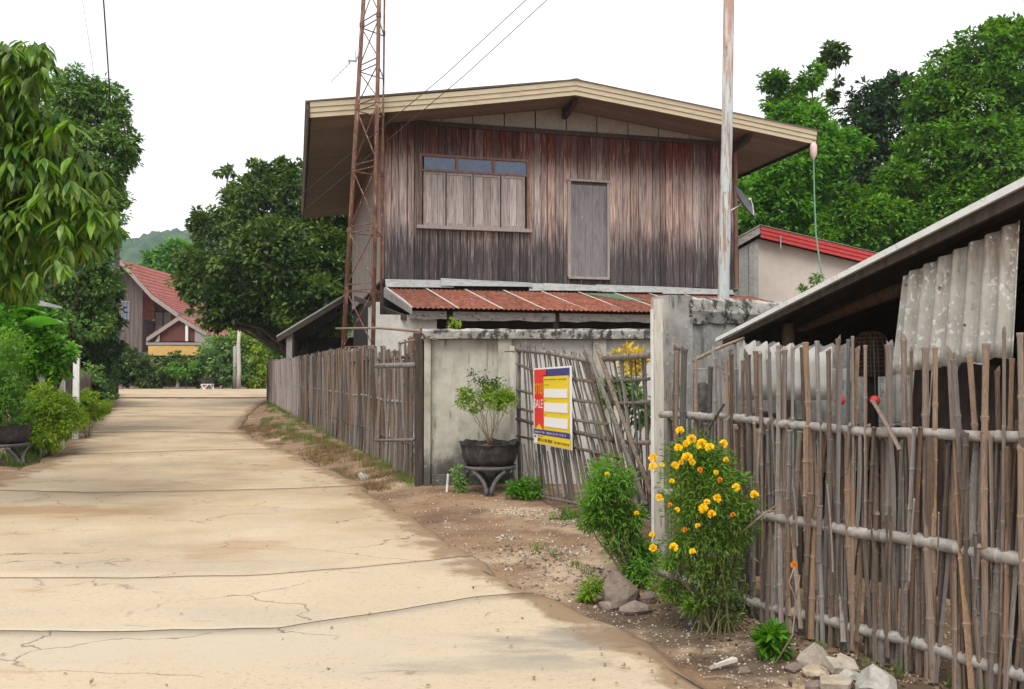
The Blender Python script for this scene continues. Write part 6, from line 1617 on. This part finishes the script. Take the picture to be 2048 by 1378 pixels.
flowers(mg, [(1360, 862, 19), (1383, 878, 20), (1373, 888, 16), (1357, 896, 18), (1404, 890, 26), (1420, 896, 20), (1447, 888, 18), (1306, 916, 20), (1306, 935, 20), (1324, 930, 11), (1374, 916, 24), (1350, 932, 18), (1452, 920, 13), (1472, 975, 18), (1509, 990, 19), (1434, 997, 19), (1414, 1005, 15), (1407, 1018, 21), (1424, 1029, 19), (1318, 996, 17), (1354, 1020, 12), (1304, 1070, 13), (1306, 1096, 17), (1347, 1095, 19), (1385, 1104, 15), (1344, 963, 12), (1432, 945, 11), (1396, 1052, 12), (1385, 925, 14), (1362, 925, 12)], Y1, 9)
b2 = on_ground(1262, 1175)
mg2 = thing('marigold_bush', 'leaning feathery green marigold plant before the bamboo gate', 'flowering bush', (b2.x, b2.y, gz(b2.x, b2.y)))
bl = [(1215, 945, 30, 0), (1195, 985, 26, 0), (1240, 970, 26, 0), (1210, 1020, 34, 0), (1185, 1020, 22, 0), (1240, 1050, 34, 0), (1270, 1030, 20, 0), (1265, 1090, 32, 0), (1290, 1110, 24, 0), (1240, 1095, 24, 0), (1280, 1140, 24, 0), (1180, 1045, 16, 0)]
C = [P(u, v, b2.y+rng.uniform(-.08, .08))-Vector(mg2.location) for u, v, r, dy in bl]; R = [r*b2.y/FPX for u, v, r, dy in bl]
foliage('leaves', 'l_feather', mg2, C, R, 520, 15, .045, 52, spread=.75, aspect=.26, shell=.1, droop=.2)
stems(mg2, (0, 0, 0), C, .011, 'stem', 'stems', 3)
flowers(mg2, [(1273, 1027, 11), (1214, 948, 10)], b2.y, 1)
# lone thin stem with one orange bloom
b3 = on_ground(1552, 1328); ls = thing('lone_flower', 'thin bare stem with one orange bloom against the near fence', 'flower', (b3.x, b3.y, gz(b3.x, b3.y)))
lo_ = Vector(ls.location); m = MB(); m.tube([P(1550, 1328, b3.y)-lo_, P(1585, 1270, b3.y)-lo_, P(1592, 1200, b3.y)-lo_, P(1578, 1165, b3.y)-lo_, P(1588, 1135, b3.y)-lo_], [.006, .005, .0045, .004, .003], 5); m.tube([P(1592, 1200, b3.y)-lo_, P(1600, 1150, b3.y)-lo_], .003, 4); m.build('stem', MT['drystem'], ls, smooth=True)
flowers(ls, [(1588, 1130, 15)], b3.y+.3, 4, True)
for (label, ub, vb, bl, leaf, n, mt, asp, sd_) in (
    ('small bright green weed with pointed leaves at the near fence foot', 1543, 1318, [(1540, 1270, 20, 0), (1550, 1290, 18, 0), (1530, 1285, 14, 0)], .075, 30, 'l_bright', .3, 61),
    ('green weed clump between the planter and the gate', 1045, 1000, [(1030, 975, 16, 0), (1055, 968, 20, 0), (1078, 975, 18, 0), (1045, 985, 18, 0), (1025, 990, 12, 0)], .05, 130, 'l_bright', .35, 62),
    ('flat green weed patch on the soil before the gate', 1120, 1040, [(1110, 1037, 12, 0), (1135, 1032, 14, 0), (1150, 1036, 10, 0)], .04, 50, 'l_feather', .25, 63),
    ('green tuft beside the rocks at the soil corner', 1180, 1205, [(1180, 1185, 16, 0), (1190, 1170, 12, 0), (1170, 1200, 10, 0)], .05, 45, 'l_yellowg', .22, 64),
    ('small dark weed at the wall foot behind the planter', 920, 985, [(918, 960, 14, 0), (925, 975, 12, 0), (912, 945, 9, 0)], .05, 40, 'l_left', .4, 65),
    ('small weed growing on top of the wall coping', 905, 655, [(905, 648, 10, 0), (920, 650, 7, 0)], .04, 14, 'l_yellowg', .4, 66),
    ('thin leafy sprig rising above the shed roof edge', 1625, 600, [(1600, 575, 7, 0), (1632, 560, 9, 0), (1640, 550, 7, 0), (1618, 580, 8, 0)], .05, 16, 'l_left', .5, 67)):
    if sd_ == 66: Yw = WY+.05; bp = Vector((P(ub, 743, Yw).x, Yw, ZT))
    elif sd_ == 67: Yw = 8.6; bp = P(1622, 640, 8.6)
    else: q = on_ground(ub, vb); Yw = q.y; bp = Vector((q.x, q.y, gz(q.x, q.y)))
    t = thing('weed', label, 'weed', bp)
    C = [P(u, v, Yw)-bp for u, v, r, dy in bl]; R = [max(r*Yw/FPX, .02) for u, v, r, dy in bl]
    foliage('leaves', mt, t, C, R, n, 9, leaf, sd_, aspect=asp, spread=.5, shell=.1, droop=0.0)
    stems(t, (0, 0, 0), C, .005, 'stem', 'stems', sd_)
# croton behind the gate
Yc = 9.6; cb = Vector((P(1255, 743, Yc).x, Yc, .02))
ct = thing('croton_plant', 'yellow leaved croton behind the right gate leaf', 'plant', cb)
bl = [(1252, 697, 12, 0), (1240, 718, 13, 0), (1272, 720, 14, 0), (1255, 738, 14, 0), (1270, 755, 12, 0)]
C = [P(u, v, Yc)-cb for u, v, r, dy in bl]; R = [r*Yc/FPX for u, v, r, dy in bl]
foliage('leaves', 'l_croton', ct, C, R, 34, 8, .105, 71, aspect=.3, spread=.5, shell=.1, droop=-.7)
bl2 = [(1225, 790, 20, 0), (1270, 790, 22, 0), (1290, 830, 20, 0), (1240, 775, 20, 0), (1215, 775, 14, 0)]
C2 = [P(u, v, Yc)-cb for u, v, r, dy in bl2]; R2 = [r*Yc/FPX for u, v, r, dy in bl2]
foliage('green_leaves', 'l_left', ct, C2, R2, 60, 9, .12, 72, aspect=.34, spread=.5, shell=.1, droop=.3)
stems(ct, (0, 0, 0), C+C2, .014, 'bark', 'stems', 7)

# ------------------------------------------------------------------ stones
def rock(name, label, u, v, wpx, hpx_, mt, seed, cat='stone', dpt=None, rot=0.0, lift=0.0, tilt=(0, 0)):
    p = on_ground(u, v); w = wpx*p.y/FPX; h = hpx_*p.y/FPX; rr_ = random.Random(seed)
    import bmesh
    bm = bmesh.new(); bmesh.ops.create_icosphere(bm, subdivisions=2, radius=.5)
    nrm = [Vector((rr_.uniform(-1, 1), rr_.uniform(-1, 1), rr_.uniform(-.6, 1))).normalized() for _ in range(9)]
    for vv in bm.verts:
        for n_ in nrm:
            d = vv.co.dot(n_)-rr_.uniform(.30, .31)*1.0
            if d > 0: vv.co -= n_*d*.92
        vv.co += Vector((rr_.uniform(-1, 1), rr_.uniform(-1, 1), rr_.uniform(-1, 1)))*.012
    for vv in bm.verts: vv.co = Vector((vv.co.x*w*1.35, vv.co.y*(dpt or w*.8)*1.35, vv.co.z*h*1.5+h*.35))
    me = bpy.data.meshes.new(name); bm.to_mesh(me); bm.free()
    o = finish(name, me, MT[mt]); o.location = (p.x, p.y, gz(p.x, p.y)+lift); o.rotation_euler = (tilt[0], tilt[1], rot)
    return tag(o, label, cat)
def cut_block(name, label, u, v, pts, th, mt, tilt, rz, cat='stone', lift=0.0):
    p = on_ground(u, v); s_ = p.y/FPX
    m = MB(); m.slab([(x*s_, y*s_, 0) for x, y in pts], (0, 0, th)); o = m.build(name, MT[mt])
    md = o.modifiers.new('bevel', 'BEVEL'); md.width = .006; md.segments = 1
    o.location = (p.x, p.y, gz(p.x, p.y)+lift); o.rotation_euler = (tilt[0], tilt[1], rz); return tag(o, label, cat)
rock('rock', 'large brown leaning rock under the feathery marigold', 1240, 1205, 76, 66, 'stone_brown', 3, rot=.4, tilt=(0, -.3))
rock('rock', 'small grey rock tucked left under the leaning rock', 1218, 1220, 38, 18, 'stone_brown', 4)
rock('rock', 'flat brown rock lying right of the leaning rock', 1270, 1226, 56, 26, 'stone_brown', 5)
rock('rock', 'dark low rock farthest right in the corner pile', 1300, 1205, 34, 20, 'stone_brown', 8)
rock('stone', 'lumpy pitted tan stone at the back of the near stone heap', 1630, 1330, 62, 40, 'stone', 6)
cut_block('stone', 'angular tan stone with a raised peak beside the pitted stone', 1680, 1345, [(-30, -22), (22, -26), (30, 4), (8, 26), (-10, 8), (-30, 14)], .05, 'stone', (.35, .1), .2, lift=.02)
rock('stone', 'small flat tan stone below the pitted stone', 1625, 1352, 50, 20, 'stone', 7)
cut_block('stone', 'broad flat tan stone slab in front of the heap', 1672, 1378, [(-36, -14), (20, -20), (36, 4), (10, 22), (-28, 14)], .04, 'stone', (.15, 0), 0, lift=.01)
cut_block('stone', 'low brown wedge stone at the left of the slab', 1632, 1378, [(-28, -10), (24, -14), (20, 12), (-10, 16)], .03, 'stone_brown', (.1, 0), .1)
rock('stone', 'small oval grey stone between the heap and the cut block', 1702, 1358, 36, 18, 'stone_grey', 9)
rock('cut_block', 'grey squared concrete block with a groove, biggest in the near heap', 1757, 1392, 88, 58, 'stone_grey', 14, rot=.5, tilt=(0, .1))
rock('stone', 'brown stone half buried left of the pitted stone', 1590, 1340, 34, 16, 'stone_brown', 10)
cut_block('brick_chip', 'small flat brown tile chip on the soil beside the wooden splinter', 1487, 1345, [(-12, -10), (13, -8), (13, 10), (-8, 10)], .02, 'stone_brown', (.2, 0), .2)
p = on_ground(1450, 1340); m = MB(); s_ = p.y/FPX
m.slab([(-32*s_, -8*s_, .0), (26*s_, 4*s_, .03), (20*s_, 16*s_, .03), (-24*s_, -3*s_, .0)], (0, 0, .018)); o = m.build('wood_splinter', MT['postwhite']); o.location = (p.x, p.y, gz(p.x, p.y)+.008)
tag(o, 'pale split wood splinter lying on the soil near the road edge', 'wood')
rock('rock', 'white stone on the verge near the woven fence end', 726, 960, 18, 16, 'stone_grey', 12)
rock('scrap', 'scrap of pale blue plastic on the soil under the marigold bush', 1382, 1252, 14, 8, 'pane', 13, cat='litter')

# gravel and tufts nobody could count
rngg = np.random.default_rng(5)
def pebble_field(name, n, urange, vrange, size, mt, accept):
    P_ = []
    while len(P_) < n:
        u = rngg.uniform(*urange); v = rngg.uniform(*vrange); p = G(u, v)
        if accept(p.x, p.y): P_.append((p.x, p.y))
    P_ = np.array(P_); z = gz_np(P_[:, 0], P_[:, 1])
    pos = np.stack([P_[:, 0], P_[:, 1], z+.002], 1)
    T = np.array([(1, 0, 0), (-.5, .85, 0), (-.5, -.85, 0), (.3, .1, .9), (-.1, -.2, -.6)], float); TF = np.array([(0, 1, 3), (1, 2, 3), (2, 0, 3), (1, 0, 4), (2, 1, 4), (0, 2, 4)])
    n_ = len(pos); L_ = size*rngg.uniform(.3, 1.0, n_)**2+size*.15
    sz = np.stack([L_, L_*rngg.uniform(.5, 1, n_), L_*rngg.uniform(.4, .8, n_)], 1)
    o = scatter(name, T, TF, pos, frames(rand_dir(n_, rngg)*np.array([1, 1, .2]), np.tile([0, 0, 1.], (n_, 1))), sz, MT[mt]); o['kind'] = 'stuff'; return o
right_soil = lambda x, y: x > xr(y)+.02 and x < xr(y)+3.2
pebble_field('gravel', 6500, (500, 2040), (800, 1378), .014, 'gravel', right_soil)
pebble_field('gravel', 1200, (560, 1300), (880, 1230), .026, 'gravel', right_soil)
pebble_field('gravel', 420, (980, 1180), (1030, 1130), .03, 'gravel', lambda x, y: right_soil(x, y) and fbm(np.array([x*2.2]), np.array([y*2.2]), 3, 2)[0] > .53)
pebble_field('gravel', 1500, (-60, 240), (790, 1000), .02, 'gravel', lambda x, y: x < xl(y)-.02)
def tufts(name, pts, r, n_b, hgt, mt, seed, lean=.5):
    """pts (n,2) centres"""
    rng_ = np.random.default_rng(seed); pts = np.asarray(pts, float); i = np.repeat(np.arange(len(pts)), n_b); n = len(i)
    a = rng_.uniform(0, 6.28, n); rr2 = r*rng_.uniform(0, 1, n)**.6
    xy = pts[i]+np.stack([np.cos(a)*rr2, np.sin(a)*rr2], 1)
    pos = np.stack([xy[:, 0], xy[:, 1], gz_np(xy[:, 0], xy[:, 1])-.005], 1)
    yd = np.stack([np.cos(a)*lean*rng_.uniform(.2, 1.4, n), np.sin(a)*lean*rng_.uniform(.2, 1.4, n), np.ones(n)], 1)
    yd = unit(yd+rng_.normal(size=(n, 3))*.2); H = hgt*rng_.uniform(.4, 1.2, n)
    o = scatter(name, BLADE[0], BLADE[1], pos, frames(yd, -np.stack([np.cos(a), np.sin(a), a*0], 1)), np.stack([H*.06+.002, H, H], 1), MT[mt]); o['kind'] = 'stuff'; return o
def verge_pts(n, y0, y1, d0, d1, seed, clump_=.5):
    r_ = np.random.default_rng(seed); out = []
    while len(out) < n:
        y = r_.uniform(y0, y1); x = xr(y)+r_.uniform(d0, d1)
        if fbm(np.array([x*1.1]), np.array([y*.6]), 3, seed)[0] > clump_: out.append((x, y))
    return out
tufts('dry_grass', verge_pts(240, 10.4, 24, .0, 1.1, 3, .42), .13, 60, .075, 'drygrass', 4, 1.0)
tufts('grass', verge_pts(170, 11.3, 40, .5, 1.6, 5, .42), .10, 40, .10, 'grass', 6, .7)
fpts = []
for s_ in np.arange(0, LL, .35): 
    q = FA+DL*s_; fpts.append((q.x-NL.x*-.05+rngg.uniform(-.15, .15), q.y+rngg.uniform(-.1, .1)))
tufts('grass', fpts, .12, 26, .13, 'grass', 8, .6)
fp2 = []
for s_ in np.arange(-.3, 4.2, .11):
    q = FENDN+DR*s_+NF*rngg.uniform(-.05, .18); fp2.append((q.x, q.y))
tufts('grass', [f for f in fp2 if rngg.random() < .55], .07, 26, .075, 'grass', 9, .7)
lp_ = []
for k in range(420):
    y = rngg.uniform(13.5, 46); x = xl(y)-abs(rngg.normal(0, .5))-.1; lp_.append((x, y))
tufts('grass', lp_, .15, 30, .16, 'grass', 10, .7)
tufts('dry_grass', [(xl(y)-rngg.uniform(0, .35), y) for y in rngg.uniform(13.2, 40, 160)], .1, 26, .07, 'drygrass', 12, .9)

# litter of dead leaves on road edge and soil
pp = []
while len(pp) < 650:
    u = rngg.uniform(0, 1700); v = rngg.uniform(800, 1378); p = G(u, v, .05); d = p.x-float(xr(p.y))
    if -.9*rngg.random()**2-.02 < d < 2.0 or (rngg.random() < .03 and d < 0): pp.append((p.x, p.y, (gz(p.x, p.y) if d > 0 else ROAD_Z+rise(p.y))+.008))
pp = np.array(pp); n = len(pp); L_ = rngg.uniform(.012, .04, n)
pass
o = scatter('leaf_litter', LEAF[0], LEAF[1], pp, frames(rand_dir(n, rngg)*np.array([1, 1, .25]), np.tile([0, 0, 1.], (n, 1))+rand_dir(n, rngg)*.3), np.stack([L_*.5, L_, L_], 1), MT['drygrass']); o['kind'] = 'stuff'

pp = []
while len(pp) < 900:
    s_ = rngg.uniform(-.4, 4.4); q = FENDN+DR*s_+NF*abs(rngg.normal(0, .22)); 
    if q.x > float(xr(q.y))+.03: pp.append((q.x, q.y, gz(q.x, q.y)+.006))
pp = np.array(pp); n = len(pp); L_ = rngg.uniform(.012, .045, n)
o = scatter('leaf_litter', LEAF[0], LEAF[1], pp, frames(rand_dir(n, rngg)*np.array([1, 1, .2]), np.tile([0, 0, 1.], (n, 1))+rand_dir(n, rngg)*.3), np.stack([L_*.6, L_, L_], 1), MT['litter']); o['kind'] = 'stuff'
# a few bare twigs on the verge
m = MB(); rt = random.Random(31)
for k in range(40):
    q = on_ground(rt.uniform(560, 1500), rt.uniform(900, 1370))
    if q.x < float(xr(q.y))+.05: continue
    a = rt.uniform(0, 3.1); l_ = rt.uniform(.05, .16); z_ = gz(q.x, q.y)+.006
    m.tube([(q.x, q.y, z_), (q.x+math.cos(a)*l_*.5, q.y+math.sin(a)*l_*.5, z_+.008), (q.x+math.cos(a)*l_, q.y+math.sin(a)*l_, z_)], .003, 4)
tag(m.build('fallen_twigs', MT['drystem']), kind='stuff')

# ------------------------------------------------------------------ air
HAZE = True
if HAZE:
    m = MB(); m.box(-700, 700, -60, 700, -7, 95)
    hz = m.build('haze'); hm = bpy.data.materials.new('air'); hm.use_nodes = True; N = hm.node_tree.nodes; L = hm.node_tree.links
    for n_ in list(N): N.remove(n_)
    ou = N.new('ShaderNodeOutputMaterial'); vo = N.new('ShaderNodeVolumePrincipled'); vo.inputs['Color'].default_value = (.82, .9, 1, 1); vo.inputs['Density'].default_value = .0004; vo.inputs['Anisotropy'].default_value = .2
    L.new(vo.outputs[0], ou.inputs['Volume']); hz.data.materials.append(hm); tag(hz, kind='stuff')
